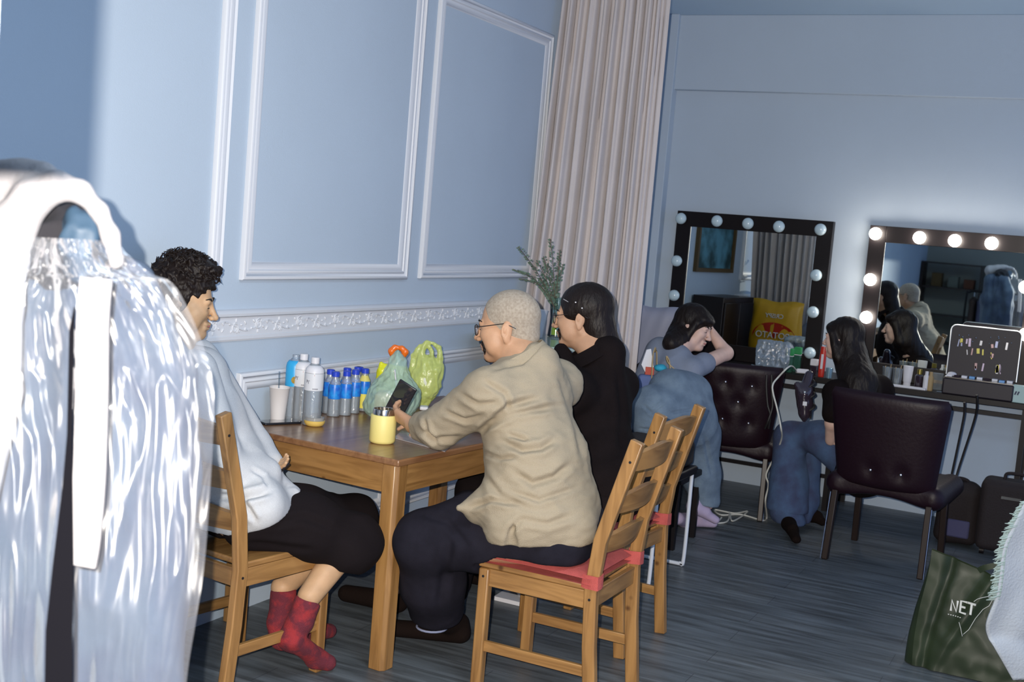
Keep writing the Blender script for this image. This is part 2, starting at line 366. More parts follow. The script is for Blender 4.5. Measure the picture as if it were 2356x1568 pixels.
def moulding(x0, x1, z0, z1, w=.068, n=None):
    prof = [(0, 0), (0, .016), (.006, .022), (.014, .022), (.018, .012), (.024, .010), (.030, .016), (.036, .016), (.040, .010), (.048, .012), (.056, .010), (.064, .005), (w, 0)]
    mb = MB(); v = []; k = len(prof)
    for cx, cz, sx, sz in ((x0, z0, 1, 1), (x1, z0, -1, 1), (x1, z1, -1, -1), (x0, z1, 1, -1)):
        for u, d in prof: v.append((cx+sx*u, YL-d, cz+sz*u))
    f = [(c*k+i, ((c+1) % 4)*k+i, ((c+1) % 4)*k+i+1, c*k+i+1) for c in range(4) for i in range(k-1)]
    mb.add(v, f); return mb
n = 3
for (a, b, c, d, lab) in ((3.555, 4.72, 1.29, 2.62, 'tall white panel moulding above the water bottles'),
                     (4.836, 6.06, 1.295, 2.62, 'white panel moulding whose top edge shows, left of the curtain'),                      (3.575, 4.70, .22, .94, 'low white panel moulding behind the paper cup and bottles'), (4.83, 6.05, .22, .94, 'low white panel moulding behind the bald man')):
    struct('trim_%d' % n, moulding(a, b, c, d), M_trim, lab, smooth=50); n += 1
mb = MB(); prof = [(0, 0), (0, .016), (.006, .022), (.014, .022), (.018, .012), (.024, .010), (.030, .016), (.036, .016), (.040, .010), (.048, .012), (.056, .010), (.064, .016), (.07, 0)]
k = len(prof); mb.add([(3.375+u, YL-d, z) for z in (1.29, ZC) for u, d in prof], [(i, i+1, k+i+1, k+i) for i in range(k-1)]+[tuple(range(k))])
struct('trim_%d' % n, mb, M_trim, 'single vertical white moulding strip left of the panels', smooth=50)
def chair_rail():
    mb = MB(); z0 = 1.063; prof = [(0, 0), (.006, 0), (.006, .004), (.014, .006), (.014, .018), (.010, .022), (.010, .088), (.016, .092), (.024, .094), (.026, .104), (.020, .112), (.012, .116), (0, .118)]
    v = []; k = len(prof)
    for x in (1.9, 6.12): v += [(x, YL-d, z0+h) for d, h in prof]
    mb.add(v, [(i, i+1, k+i+1, k+i) for i in range(k-1)]+[tuple(range(k))[::-1], tuple(range(k, 2*k))])
    x = 2.9; s = 1; yy = YL-.011
    while x < 6.05:                                  # repeated acanthus scrolls
        zc = z0+.055
        mb.tube([(x-.065+.13*t, yy, zc-s*.018*cos(pi*t)) for t in np.linspace(0, 1, 7)], .0035, 5)
        mb.tube([(x+s*.004+(.020-.013*t)*cos(3*pi*t+s), yy-.001, zc+s*.006+(.022-.014*t)*sin(3*pi*t+s)) for t in np.linspace(0, 1, 15)], [.0042-.0018*t for t in np.linspace(0, 1, 15)], 5)
        for a in range(5):
            an = a*pi/2.5+s; mb.ball((x+.036*cos(an)*1.0, yy, zc+.022*sin(an)), (.0085, .005, .0042), 6, rot('y', -an))
        for a in (-1, 1): mb.ball((x+.055, yy, zc+a*.012), (.010, .005, .0045), 6, rot('y', a*.9))
        x += .128; s = -s
    struct('trim_9', mb, M_trim, 'white carved dado rail with scrolling leaf relief', smooth=40)
chair_rail()
# unseen slab added just left of the view to block the flash (its edge throws the soft shadow band on the far left of the wall)
Wp = aty(226, 300, YL); E0 = FLASH+(Wp-FLASH)*.145
struct('flash_blocker', MB().bb((E0[0]-.9, E0[1], 1.60), (E0[0], E0[1]+.06, ZC)), M_wall, 'unseen blue slab added left of the frame to shadow the left wall')
# ------------------------------------------------------------------ wood furniture
def wood(name, c1, c2, axis, rough=.38, coat=.3):
    st = [9, 9, 9]; st[axis] = .8
    m = bpy.data.materials.new(name); m.use_nodes = True; N = m.node_tree.nodes; L = m.node_tree.links; b = N['Principled BSDF']
    tc = N.new('ShaderNodeTexCoord'); mp = N.new('ShaderNodeMapping'); mp.inputs['Scale'].default_value = st; L.new(tc.outputs['Object'], mp.inputs[0])
    n = N.new('ShaderNodeTexNoise'); n.inputs['Scale'].default_value = 3.2; n.inputs['Detail'].default_value = 7; n.inputs['Distortion'].default_value = 1.2; L.new(mp.outputs[0], n.inputs['Vector'])
    r = N.new('ShaderNodeValToRGB'); e = r.color_ramp.elements; e[0].position = .3; e[0].color = (*c2, 1); e[1].position = .62; e[1].color = (*c1, 1); L.new(n.outputs[0], r.inputs[0])
    vo = N.new('ShaderNodeTexVoronoi'); vo.inputs['Scale'].default_value = 6.3; L.new(tc.outputs['Object'], vo.inputs['Vector'])
    r2 = N.new('ShaderNodeValToRGB'); e = r2.color_ramp.elements; e[0].position = .03; e[0].color = (.25, .16, .10, 1); e[1].position = .085; e[1].color = (1, 1, 1, 1); L.new(vo.outputs[0], r2.inputs[0])
    mx = N.new('ShaderNodeMix'); mx.data_type = 'RGBA'; mx.blend_type = 'MULTIPLY'; mx.inputs[0].default_value = .85
    L.new(r.outputs[0], mx.inputs[6]); L.new(r2.outputs[0], mx.inputs[7]); L.new(mx.outputs[2], b.inputs['Base Color'])
    b.inputs['Roughness'].default_value = rough; b.inputs['Coat Weight'].default_value = coat; b.inputs['Coat Roughness'].default_value = .25
    bp = N.new('ShaderNodeBump'); bp.inputs['Strength'].default_value = .12; bp.inputs['Distance'].default_value = .001; L.new(n.outputs[0], bp.inputs['Height']); L.new(bp.outputs[0], b.inputs['Normal'])
    return m
WC1, WC2 = (.33, .172, .056), (.18, .085, .024)
WX, WY, WZ = [wood('stained_pine_'+'xyz'[a], WC1, WC2, a) for a in range(3)]
WT = wood('table_top_wood', (.25, .125, .055), (.16, .07, .03), 0, .30, .22)
M_hole = mat('screw_black', (.01, .01, .012), .4)
# dining table, rotated a few degrees off the wall
TZ, TA = .75, radians(-4.5)
T0 = np.array([3.476, 2.088])
TEX, TEY = np.array([cos(TA), sin(TA)]), np.array([-sin(TA), cos(TA)])
TL, TW = 1.42, .785
tbl = thing('dining_table', 'brown pine dining table against the blue wall, bottles and bags on it', 'table', (*T0, 0), TA)
MB().bb((0, 0, TZ-.024), (TL, TW, TZ)).build('tabletop', WT, tbl, bevel=.005)
a0, a1 = .018, .036
MB().bb((.06, a0, TZ-.125), (TL-.06, a1, TZ-.0245)).build('apron', WX, tbl, bevel=.002)
MB().bb((.06, TW-a1, TZ-.125), (TL-.06, TW-a0, TZ-.0245)).build('apron', WX, tbl, bevel=.002)
MB().bb((a0, .06, TZ-.125), (a1, TW-.06, TZ-.0245)).build('apron', WY, tbl, bevel=.002)
MB().bb((TL-a1, .06, TZ-.125), (TL-a0, TW-.06, TZ-.0245)).build('apron', WY, tbl, bevel=.002)
for lx in (0, 1):
    for ly in (0, 1):
        x0 = .010 if lx == 0 else TL-.010; y0 = .010 if ly == 0 else TW-.010; sx = 1 if lx == 0 else -1; sy = 1 if ly == 0 else -1
        w = .062; c = .014; poly = [(c, 0), (w, 0), (w, w-.01), (w-.01, w), (0, w), (0, c)]
        mb = MB(); pts = [(x0+sx*px_, y0+sy*py_) for px_, py_ in poly]
        if sx*sy < 0: pts = pts[::-1]
        mb.prism(pts, 0, TZ-.0245); mb.build('leg', WZ, tbl, bevel=.003)
# chairs: local +y is the front
def make_chair(label):
    t = thing('dining_chair', label, 'chair')
    W2 = .200
    MB().bb((-W2-.002, -.178, .432), (W2+.002, .212, .452)).build('seat', WY, t, bevel=.005)
    for sx in (-1, 1):
        MB().path([(sx*W2*.955, -.232, 0), (sx*W2*.955, -.205, .25), (sx*W2*.955, -.195, .43), (sx*W2*.955, -.212, .60), (sx*W2*.955, -.305, .935)], .030, .044, up=(0, 1, 0)).build('rear_post', WZ, t, bevel=.004)
        MB().bb((sx*W2*.955-.019, .168, 0), (sx*W2*.955+.019, .206, .4315)).build('front_leg', WZ, t, bevel=.005)
        MB().bb((sx*W2*.955-.010, -.175, .372), (sx*W2*.955+.010, .169, .4315)).build('side_rail', WY, t, bevel=.002)
        MB().path([(sx*W2*.955, -.206, .165), (sx*W2*.955, .17, .165)], .016, .036).build('stretcher', WY, t, bevel=.002)
        q = rot('y', pi/2)
        for (y, z, e_) in ((-.196, .405, .0155), (-.290, .868, .0155), (.187, .405, .0195)): MB().lathe([(0, -.0012), (.0045, -.0012), (.0045, .0012), (0, .0012)], (sx*(W2*.955+e_), y, z), 10, q).build('screw', M_hole, t)
    MB().bb((-.19, .180, .372), (.19, .198, .4315)).build('front_rail', WX, t, bevel=.002)
    MB().bb((-.19, -.205, .372), (.19, -.187, .4315)).build('back_rail', WX, t, bevel=.002)
    for z0, hgt in ((.868, .060), (.722, .058), (.585, .058)):
        tt = (z0-.43)/.505; yb = -.205-.098*max(0, (z0-.6)/.335)-.006
        def fn(u, v, z0=z0, hgt=hgt, yb=yb):
            a = sin(pi*u); arch = a*a
            zb = z0-hgt/2+.014*arch*(1 if v < .5 else 0)
            return ((u-.5)*.385, yb-.030*a-(v-.5)*.016, z0-hgt/2-.006+.010*arch*0+v*(hgt+.018*arch) )
        MB().grid(fn, 16, 4, thick=.017).build('back_slat', WX, t, smooth=40)
    return t
def place(o, x, y, yaw): o.location = (x, y, 0); o.rotation_euler = (0, 0, radians(yaw)-pi/2); return o
ch1 = place(make_chair('bare wooden ladder-back chair the man in the grey sweater sits on'), 3.20, 2.50, -8)
ch2 = place(copy_tree(ch1), 3.735, 1.57, 90); ch2['label'] = 'nearest wooden ladder-back chair with red cushion, under the bald man'
ch3 = place(copy_tree(ch1), 4.38, 1.70, 86); ch3['label'] = 'wooden ladder-back chair with red cushion half hidden behind the nearest one'
for c in (ch1, ch2, ch3): c['group'] = 'wooden ladder-back chairs around the table'
M_cush = mat('red_cushion', (.46, .085, .075), .9, bump=.6, bscale=400, var=.15, vscale=30)
def cushion(x, y, yaw, label):
    t = thing('seat_cushion', label, 'cushion', (x, y, .4525), radians(yaw)-pi/2, 'red chair cushions')
    def prof(u, v, top):
        X, Y = (u-.5)*2, (v-.5)*2; e = (1-X**4)*(1-Y**4)
        sh = 1+.045*abs(X*Y)**3
        return (X*.209*sh, .018+Y*.207*sh, (.020+.020*e**.35+.003*sin(9*X+2)*sin(7*Y)*e) if top else .001)
    mb = MB(); mb.grid(lambda u, v: prof(u, v, 1), 20, 20); mb.grid(lambda u, v: prof(1-u, v, 0), 20, 20)
    mb.build('pad', M_cush, t, smooth=60)
    for s in (-1, 1):
        mb = MB(); x0 = s*.191
        mb.path([(x0-s*.03, -.165, .012), (x0-s*.022, -.20, .012), (x0-s*.021, -.223, .014), (x0+s*.001, -.2255, .012), (x0+s*.0195, -.222, .010), (x0+s*.0195, -.18, .010), (x0+s*.012, -.165, .012)], .003, .045)
        mb.build('tie', M_cush, t, smooth=60)
    return t
cushion(3.735, 1.57, 90, 'red seat cushion on the nearest chair, under the bald man')
cushion(4.38, 1.70, 86, 'red seat cushion on the chair half hidden behind the nearest')
# ------------------------------------------------------------------ people
def skin_mat(name, c):
    return mat(name, c, .5, spec=.35, sss=.12, bump=.15, bscale=300, var=.12, vscale=25)
def Rypr(yaw, pitch=0, roll=0):      # local +x looks along yaw; pitch>0 looks down; roll>0 tips the head towards its right
    return rot('z', radians(yaw))@rot('y', radians(pitch))@rot('x', radians(roll))
def head_sdf(O, R, s=1, h=.0028, neck=None, female=False, fat=0):
    S = Sdf(h, .014); S.frame(O, R, s); j = .92 if female else 1+fat
    S.ell((-.018, 0, .030), (.098, .077, .088)); S.ell((.030, 0, -.015), (.060, .064*j, .088))
    S.ell((.030, 0, -.070), (.052, .052*j, .042)); S.ell((.072, 0, -.098), (.020, .022, .018), k=.02)
    for y in (-1, 1):
        S.cap((-.006, y*.052*j, -.055), .020, (.066, y*.016, -.098), .016, k=.02)
        S.ell((.058, y*.040*j, -.022), (.028, .024, .024), k=.02)
        S.ell((.040, y*.050*j, -.055), (.030, .018+fat*.05, .034), k=.02)
    S.cap((.078, -.034, .016), .011, (.078, .034, .016), .011, k=.012)
    for y in (-1, 1):
        S.ell((.100, y*.031, -.004), (.016, .018, .012), k=.010, sub=True)
        S.ell((.0745, y*.031, -.004), (.0125, .015, .010), k=.004)
    S.cap((.088, 0, .006), .0065, (.108, 0, -.032), .0105, k=.010); S.ell((.110, 0, -.034), (.011, .011, .009), k=.006)
    for y in (-1, 1): S.ell((.100, y*.0135, -.037), (.010, .008, .008), k=.005)
    S.cap((.087, -.018, -.060), .0075, (.087, .018, -.060), .0075, k=.006); S.ell((.094, 0, -.059), (.008, .014, .006), k=.005)
    S.cap((.085, -.016, -.0735), .0080, (.085, .016, -.0735), .0080, k=.006); S.ell((.091, 0, -.0735), (.008, .013, .0065), k=.005)
    S.ell((.1015, 0, -.0665), (.010, .026, .0022), k=.003, sub=True)
    for y in (-1, 1):                                  # ears
        A = rot('z', y*.35)@rot('y', -.18)
        S.ell((-.014, y*.080, -.012), (.019, .0075, .032), A, k=.006); S.ell((-.010, y*.081, -.040), (.010, .006, .012), A, k=.006)
        S.ell((-.010, y*.090, -.008), (.011, .006, .020), A, k=.004, sub=True); S.ell((-.011, y*.085, -.008), (.006, .003, .010), A, k=.004)
    if neck is not None:
        S.frame()
        a = S.O; p0 = np.array(O)+R@(np.array([-.018, 0, -.060])*s); S.cap(p0, .056*s*(1+fat), neck, .064*s*(1+fat), k=.02)
        p1 = np.array(O)+R@(np.array([.035, 0, -.085])*s); S.cap(p1, .030*s, (np.array(neck)*.8+p0*.2), .05*s, k=.03)
        S.frame(O, R, s)
    return S
def face_parts(parent, O, R, s=1, brow=(.01, .008, .006), lip=(.42, .16, .13), closed=True, ylist=(-1, 1)):
    L = lambda p: np.array(O)+np.array(R)@(np.array(p, float)*s)
    Mb = mat('brow_%d' % int(brow[0]*1000), brow, .8); Ml = mat('lip_%d' % int(lip[0]*1000), lip, .4)
    for y in ylist:
        MB().tube([L((.0895, y*.012, .020)), L((.0885, y*.030, .027)), L((.075, y*.047, .023))], [.003*s, .0036*s, .0014*s], 6).build('eyebrow', Mb, parent, world_coords=True)
        MB().tube([L((.0860, y*.018, -.0060)), L((.0885, y*.031, -.0030)), L((.0800, y*.0455, -.0060))], [.0009*s, .0017*s, .0012*s], 6).build('eyelashes', Mb, parent, world_coords=True)
        if not closed:
            MB().ball(L((.0795, y*.031, -.005)), (.009*s, .010*s, .0055*s), 12, R).build('eye', mat('eyeball', (.75, .74, .72), .2), parent, world_coords=True)
            MB().ball(L((.0872, y*.031, -.005)), (.0018*s, .0042*s, .0044*s), 10, R).build('iris', mat('iris', (.02, .012, .008), .1), parent, world_coords=True)
    MB().tube([L((.0885, -.021, -.0665)), L((.0965, -.008, -.0650)), L((.0975, 0, -.0660)), L((.0965, .008, -.0650)), L((.0885, .021, -.0665))], [.0012*s, .0034*s, .0036*s, .0034*s, .0012*s], 6).build('lips', Ml, parent, world_coords=True)
def hand_sdf(S, wrist, d, palm_n, thumb, L=.185, curl=(.5, .7, .8, .9), spread=.16, r0=.030):
    """palm from wrist along d; palm_n = palm normal (fingers curl towards it); thumb = +1/-1 side"""
    w = np.array(wrist, float); d = np.array(d, float); d /= np.linalg.norm(d); nrm = np.array(palm_n, float); nrm -= d*(nrm@d); nrm /= np.linalg.norm(nrm); sd = np.cross(nrm, d)*thumb
    kx = L/.185; pl = .088*kx
    for t in (-1.2, -.4, .4, 1.2): S.cap(w+sd*.008*t, .017*kx, w+d*pl*.98+sd*.0165*t*kx, .0110*kx, k=.012)
    fl = [.074, .080, .073, .058]
    for i, t in enumerate((1.2, .4, -.4, -1.2)):
        p = w+d*pl+sd*.0165*t*kx; a = spread*t*.5; dd = d*cos(a)+sd*sin(a); c = curl[i] if hasattr(curl, '__len__') else curl; r = .0088*kx; tot = 0
        for q, (seg, kk) in enumerate(((.46, .7), (.30, 1.0), (.24, .8))):
            tot += c*kk; v = dd*cos(tot)+nrm*sin(tot); p2 = p+v*fl[i]*kx*seg; S.cap(p, r, p2, r*.93, k=.004); p = p2; r *= .93
    p = w+d*.020*kx+sd*.022*kx; v = d*.75+sd*.62+nrm*.30; v /= np.linalg.norm(v); p2 = p+v*.042*kx; S.cap(p, .0135*kx, p2, .0108*kx, k=.010)
    v2 = d*.9+sd*.18+nrm*.45; v2 /= np.linalg.norm(v2); p3 = p2+v2*.030*kx; S.cap(p2, .0105*kx, p3, .0095*kx, k=.004); v3 = d*.85+nrm*.6; v3 /= np.linalg.norm(v3); S.cap(p3, .0095*kx, p3+v3*.022*kx, .0082*kx, k=.003)
def mirr(S): return S
def join(*parts): return parts
def body(name_parent, sdfs, m, smooth=1):
    """one continuous body mesh from several blended solids of different fineness"""
    V0, F0 = sdfs[0].mesh(smooth); ex = []
    for s in sdfs[1:]: v, f = s.mesh(smooth); ex.append((v, f))
    Fs = [tuple(q) for q in F0]; V = V0
    for v2, f2 in ex: k = len(V); Fs += [tuple(int(i)+k for i in q) for q in f2]; V = np.concatenate([V, v2])
    return link_mesh('body', V, Fs, m, name_parent, smooth=180, world_coords=True)
SK1 = skin_mat('skin_tan', (.50, .31, .175)); SK2 = skin_mat('skin_warm', (.48, .275, .165)); SK3 = skin_mat('skin_olive', (.50, .29, .18)); SK4 = skin_mat('skin_pale', (.66, .44, .36))
M_black_hair = mat('black_hair', (.010, .006, .005), .5, spec=.28, bump=.8, bscale=120, stretch=(1, 1, .3))
V3 = lambda *a: np.array(a, float)

# ===== man in grey sweater, left chair ==============================================================
A = thing('person', 'seated man in pale grey sweatshirt, black culottes and red socks, facing right', 'person', (3.15, 2.48, 0))
hO = P(424, 692, 3.95); hR = Rypr(-58, 8, 0)
nkA = P(402, 800, 3.96); shR, shL = V3(3.00, 2.585, 1.025), V3(3.22, 2.76, 1.03)
elR, wrR = P(522, 1086, 3.86), P(578, 1092, 3.93); elL, wrL = P(585, 1030, 4.12), P(590, 1064, 4.05)
hpR, hpL = V3(3.12, 2.42, .55), V3(3.16, 2.58, .55)
knR, anR = P(812, 1232, 4.14), P(712, 1370, 4.02)
knL, anL = P(812, 1190, 4.42), P(650, 1350, 4.13)
toR = V3(3.37, 2.245, .035); heR = P(665, 1470, 4.02)
HA = head_sdf(hO, hR, .98, neck=nkA)
S = Sdf(.006, .02)
S.cap(nkA, .056, (shR+shL)/2-V3(0, 0, .06), .06); S.cap(anR, .040, knR*.85+anR*.15, .056); S.cap(anL, .040, knL*.85+anL*.15, .054)
S.cap(knR, .05, hpR, .06); S.cap(knL, .05, hpL, .06); S.cap((hpR+hpL)/2, .08, (shR+shL)/2-V3(0, 0, .06), .07)
hs = Sdf(.003, .008); dv = P(655, 1078, 4.02)-wrR
hand_sdf(hs, wrR-dv*.3, dv, V3(.2, .9, .2), 1, L=.155, curl=(.35, .4, .5, .6)); hand_sdf(hs, wrL, P(655, 1070, 4.02)-wrL, V3(0, -.8, .3), -1, L=.155, curl=(.35, .4, .45, .5))
body(A, [HA, S, hs], SK1)
face_parts(A, hO, hR, .98, closed=True)
# curly hair
Hh = Sdf(.0035, .012); Hh.frame(hO, hR, .98)
Hh.ell((-.018, 0, .062), (.104, .084, .092)); Hh.ell((-.055, 0, .010), (.062, .074, .080)); Hh.ell((.020, 0, .118), (.070, .062, .040))
for y in (-1, 1): Hh.ell((.004, y*.067, .012), (.022, .012, .045), rot('y', .15), k=.012); Hh.ell((-.03, y*.068, -.02), (.03, .012, .04))
Hh.ell((.100, 0, -.01), (.060, .09, .078), k=.006, sub=True); Hh.ell((.010, 0, -.075), (.06, .1, .055), k=.006, sub=True)
for y in (-1, 1): Hh.ell((-.002, y*.085, -.022), (.023, .02, .032), k=.004, sub=True)
V, Fc = Hh.mesh(1); N_ = normals(V, Fc); n_ = vnoise(V, (42, 42, 42), 3)+.6*vnoise(V, (90, 90, 90), 5)
up_ = np.clip(((V-hO)@hR[:, 2])/.09, 0, 1)[:, None]
V = V+N_*(np.clip(n_, -.2, 1)[:, None]*(.004+.014*up_))
hair = link_mesh('hair', V, Fc, M_black_hair, A, smooth=180, world_coords=True)
mb = MB(); rr = np.random.RandomState(3)
for i in range(150):
    a = rr.uniform(0, 2*pi); el = rr.uniform(.15, 1.35); d = V3(cos(a)*cos(el), sin(a)*cos(el), sin(el)); p = V3(-.012, 0, .066)+d*V3(.102, .082, .094)
    if p[0] > .085 and p[2] < .07: continue
    x, y, _ = frame_from(d); r = rr.uniform(.005, .011); ph = rr.uniform(0, 6); pts = []
    for t in np.linspace(0, 1, 9): pts.append(hO+hR@((p+d*(.020*t)+(x*cos(ph+6*t)+y*sin(ph+6*t))*r)*.98))
    mb.tube(pts, [.0022, .0026, .0028, .0028, .0026, .0024, .002, .0015, .0006], 5)
mb.build('curls', M_black_hair, hair, world_coords=True)
# sweatshirt
M_sweat = mat('grey_marl', (.52, .53, .55), .95, bump=.5, bscale=500, var=.06, vscale=200)
S = Sdf(.006, .045); shm = (shR+shL)/2; chest = V3(3.12, 2.64, .86); belly = V3(3.17, 2.54, .68)
S.chain([(shm-V3(0, 0, .05), .105), (chest, .118), (belly, .120)], k=.05); S.cap(chest+V3(-.05, -.04, 0), .105, chest+V3(.05, .04, 0), .105); S.cap(belly+V3(-.05, -.05, 0), .115, belly+V3(.04, .05, 0), .11)
S.cap(V3(3.10, 2.42, .60), .125, V3(3.13, 2.58, .60), .125); S.cap(nkA-V3(0, 0, .045), .060, shm-V3(0, 0, .03), .09, k=.04)
S.cap(belly-V3(0, 0, .01), .11, P(660, 1148, 4.04), .055, k=.05); S.cap(V3(3.14, 2.38, .57), .085, P(600, 1165, 3.86), .075, k=.04)
S.cap(shR, .072, elR, .066, k=.03); S.cap(elR, .066, P(612, 1088, 3.96), .050, k=.02); S.cap(shL, .070, elL, .062, k=.03); S.cap(elL, .060, P(622, 1064, 4.05), .044, k=.02)
S.clip(V3(0, 0, .462), V3(0, 0, -1)); S.clip(P(585, 1213, 3.85), V3(.35, -.2, -1))
cr = [([P(500, 1140, 3.68), P(560, 1146, 3.72), P(625, 1128, 3.84)], -.016, .010), ([P(520, 1060, 3.66), P(552, 1010, 3.7)], -.005, .010), ([P(560, 1150, 3.74), P(590, 1200, 3.74)], -.010, .008),
      ([P(575, 1078, 3.72), P(606, 1095, 3.76), P(618, 1122, 3.8)], -.005, .006), ([P(640, 1125, 3.95), P(680, 1112, 3.98), P(700, 1125, 4.0)], -.006, .008), ([P(505, 1180, 3.7), P(560, 1172, 3.7)], -.006, .008)]
solid('sweatshirt', S, M_sweat, A, creases=cr, amp=.0015, sc=(9, 9, 6), seed=2)
S = Sdf(.005, .02); c_ = nkA-V3(0, 0, .02)
MB().tube([c_+V3(.062*cos(a), .062*sin(a), .0+.012*cos(a+.9)) for a in np.linspace(0, 2*pi, 25)], .011, 8).build('collar', M_sweat, A, world_coords=True)
# culottes
M_cul = mat('black_culottes', (.009, .0065, .0075), .92, spec=.12, bump=.3, bscale=300)
S = Sdf(.006, .04)
S.chain([(hpR+V3(0, 0, -.0), .098), (hpR*.5+knR*.5+V3(0, 0, .01), .098), (knR+V3(0, 0, -.03), .098)]); S.chain([(hpL+V3(0, 0, .0), .098), (hpL*.5+knL*.5, .098), (knL+V3(0, 0, -.02), .090)])
S.cap(hpR*.4+knR*.6, .09, hpL*.4+knL*.6, .09, k=.05); S.cap(knR+V3(0, 0, -.02), .096, P(800, 1262, 4.10), .082, k=.04); S.cap(knL, .088, P(775, 1235, 4.35), .08, k=.04)
tr = P(822, 1310, 4.1); S.clip(P(795, 1311, 4.1), V3(-.25, .1, -1)); solid('culottes', S, M_cul, A, creases=[([P(600, 1210, 3.98), P(700, 1190, 4.0), P(780, 1220, 4.0)], -.005, .012), ([P(560, 1250, 3.95), P(720, 1262, 3.98)], -.006, .010)], amp=.004, sc=(7, 7, 7), seed=4)
M_sock = mat('red_sock', (.30, .025, .030), .95, bump=.9, bscale=350, col2=(.13, .018, .030), vscale=22, contrast=(.42, .58))
S = Sdf(.004, .018)
a2 = P(705, 1390, 4.02); S.cap(a2, .045, P(690, 1430, 4.02), .042); S.cap(P(690, 1430, 4.02), .042, heR, .040); S.cap(P(672, 1470, 4.0), .040, V3(3.34, 2.275, .055), .036, sq=((0, 0, 1), .8)); S.cap(V3(3.34, 2.275, .05), .035, toR, .028)
S.clip(P(712, 1372, 4.02), P(780, 1290, 4.06)-P(700, 1390, 4.02))
solid('sock', S, M_sock, A, amp2=.0015)
S = Sdf(.004, .018)
S.cap(P(652, 1365, 4.13), .044, P(645, 1430, 4.14), .043); S.cap(P(645, 1430, 4.14), .044, P(650, 1462, 4.14), .044); S.cap(P(650, 1465, 4.14), .042, P(715, 1452, 4.30), .038); S.cap(P(715, 1452, 4.30), .037, P(758, 1450, 4.40), .026)
S.clip(P(650, 1353, 4.13), V3(0, 0, 1))
solid('sock', S, M_sock, A, amp2=.0015)

# ===== bald man in beige shirt, nearest chair =======================================================
B = thing('person', 'bald seated man in beige shirt and glasses, back to the camera, holding a phone', 'person', (3.73, 1.57, 0))
hO = P(1168, 748, 4.18); hR = Rypr(103, 10, -3)
nkB = P(1204, 838, 4.13)
shL, shR = P(1128, 905, 4.02), P(1285, 880, 4.34); elL, wrL = P(1010, 985, 4.16), P(950, 978, 4.30)
hpL, hpR = V3(3.60, 1.56, .545), V3(3.84, 1.58, .545)
knL, anL = P(975, 1245, 4.18), P(995, 1420, 4.38); knR, anR = V3(3.92, 2.02, .49), V3(4.02, 2.42, .10)
HB = head_sdf(hO, hR, 1.03, neck=nkB, fat=.10)
S = Sdf(.007, .02); S.cap(nkB, .056, (shL+shR)/2-V3(0, 0, .05), .07); S.cap((shL+shR)/2-V3(0, 0, .05), .09, (hpL+hpR)/2, .10); S.cap(hpL, .08, knL, .06); S.cap(knL, .055, anL, .04); S.cap(hpR, .08, knR, .06); S.cap(knR, .055, anR, .04)
hs = Sdf(.003, .010); elR, wrR = V3(4.03, 2.02, .835), V3(3.97, 2.22, .795); hs.cap(elR, .042, wrR, .028); hand_sdf(hs, wrR, V3(-.25, 1, -.02), V3(0, 0, -1), -1, L=.18, curl=.25)
hs.cap(elL, .045, wrL, .029, k=.02)
ph_c = P(919, 912, 4.44)
hd = P(890, 938, 4.40)-wrL; hand_sdf(hs, wrL, hd, UPV*.55+FWD*.8, -1, L=.185, curl=(.45, .5, .55, .6), r0=.03)
body(B, [HB, S, hs], SK2)
face_parts(B, hO, hR, 1.03, closed=True)
L_ = lambda p: hO+hR@(np.array(p, float)*1.03)
# cropped stubble over the scalp
S = Sdf(.0032, .010); S.frame(hO, hR, 1.03)
S.ell((-.018, 0, .030), (.0995, .0785, .0895)); S.ell((.030, 0, -.015), (.0612, .0652*1.08, .0892)); S.ell((-.045, 0, -.035), (.062, .062, .060), k=.02)
S.ell((.115, 0, -.03), (.085, .13, .130), k=.004, sub=True); S.ell((.020, 0, -.098), (.13, .13, .058), k=.004, sub=True)
for y in (-1, 1): S.ell((-.012, y*.085, -.022), (.026, .022, .035), k=.003, sub=True)
solid('stubble', S, mat('grey_stubble', (.40, .34, .27), .8, bump=.6, bscale=900, col2=(.30, .245, .19), vscale=120), B)
# beard patch, moustache
S = Sdf(.003, .006); S.frame(hO, hR, 1.03); S.ell((.072, 0, -.104), (.021, .022, .018)); S.chain([((.078, .020, -.100), .006), ((.080, .030, -.075), .005), ((.086, .022, -.054), .005), ((.092, 0, -.051), .0045), ((.086, -.022, -.054), .005), ((.080, -.030, -.075), .005), ((.078, -.020, -.100), .006)], k=.006); solid('goatee', S, M_black_hair, B)
M_frame = mat('glasses_frame', (.02, .016, .015), .3); M_lens = mat('lens', (.9, .95, 1), .02, trans=1, alpha=.25)
def glasses(par, L, s=1, round_=False, w=.0019):
    g = None; mb = MB()
    for y in (-1, 1):
        pts = []
        for a in np.linspace(0, 2*pi, 21):
            ca, sa = cos(a), sin(a); e = 1 if round_ else .55
            px_ = abs(ca)**e*(1 if ca > 0 else -1)*.024; pz = abs(sa)**e*(1 if sa > 0 else -1)*(.021 if round_ else .017)
            pts.append(L((.103-.004*abs((y*.034+px_)/.05), y*.034+px_, -.004+pz)))
        mb.tube(pts, w, 6)
        mb.tube([L((.097, y*.058, .008)), L((.06, y*.073, .010)), L((-.008, y*.0815, .014)), L((-.030, y*.080, .004)), L((-.046, y*.077, -.006))], w*.95, 6)
    mb.tube([L((.104, -.011, .002)), L((.107, 0, .005)), L((.104, .011, .002))], w, 6)
    g = mb.build('glasses', M_frame, par, world_coords=True)
    for y in (-1, 1):
        f2 = MB(); f2.prism([(.022*cos(a), .017*sin(a)) for a in np.linspace(0, 2*pi, 17)[:-1]], -.0005, .0005)
        V = [L(V3(.101, y*.034, -.004)+V3(-p[2], p[0], p[1])) for p in f2.v]
        link_mesh('lens', V, f2.f, M_lens, g, world_coords=True)
    return g
glasses(B, L_)
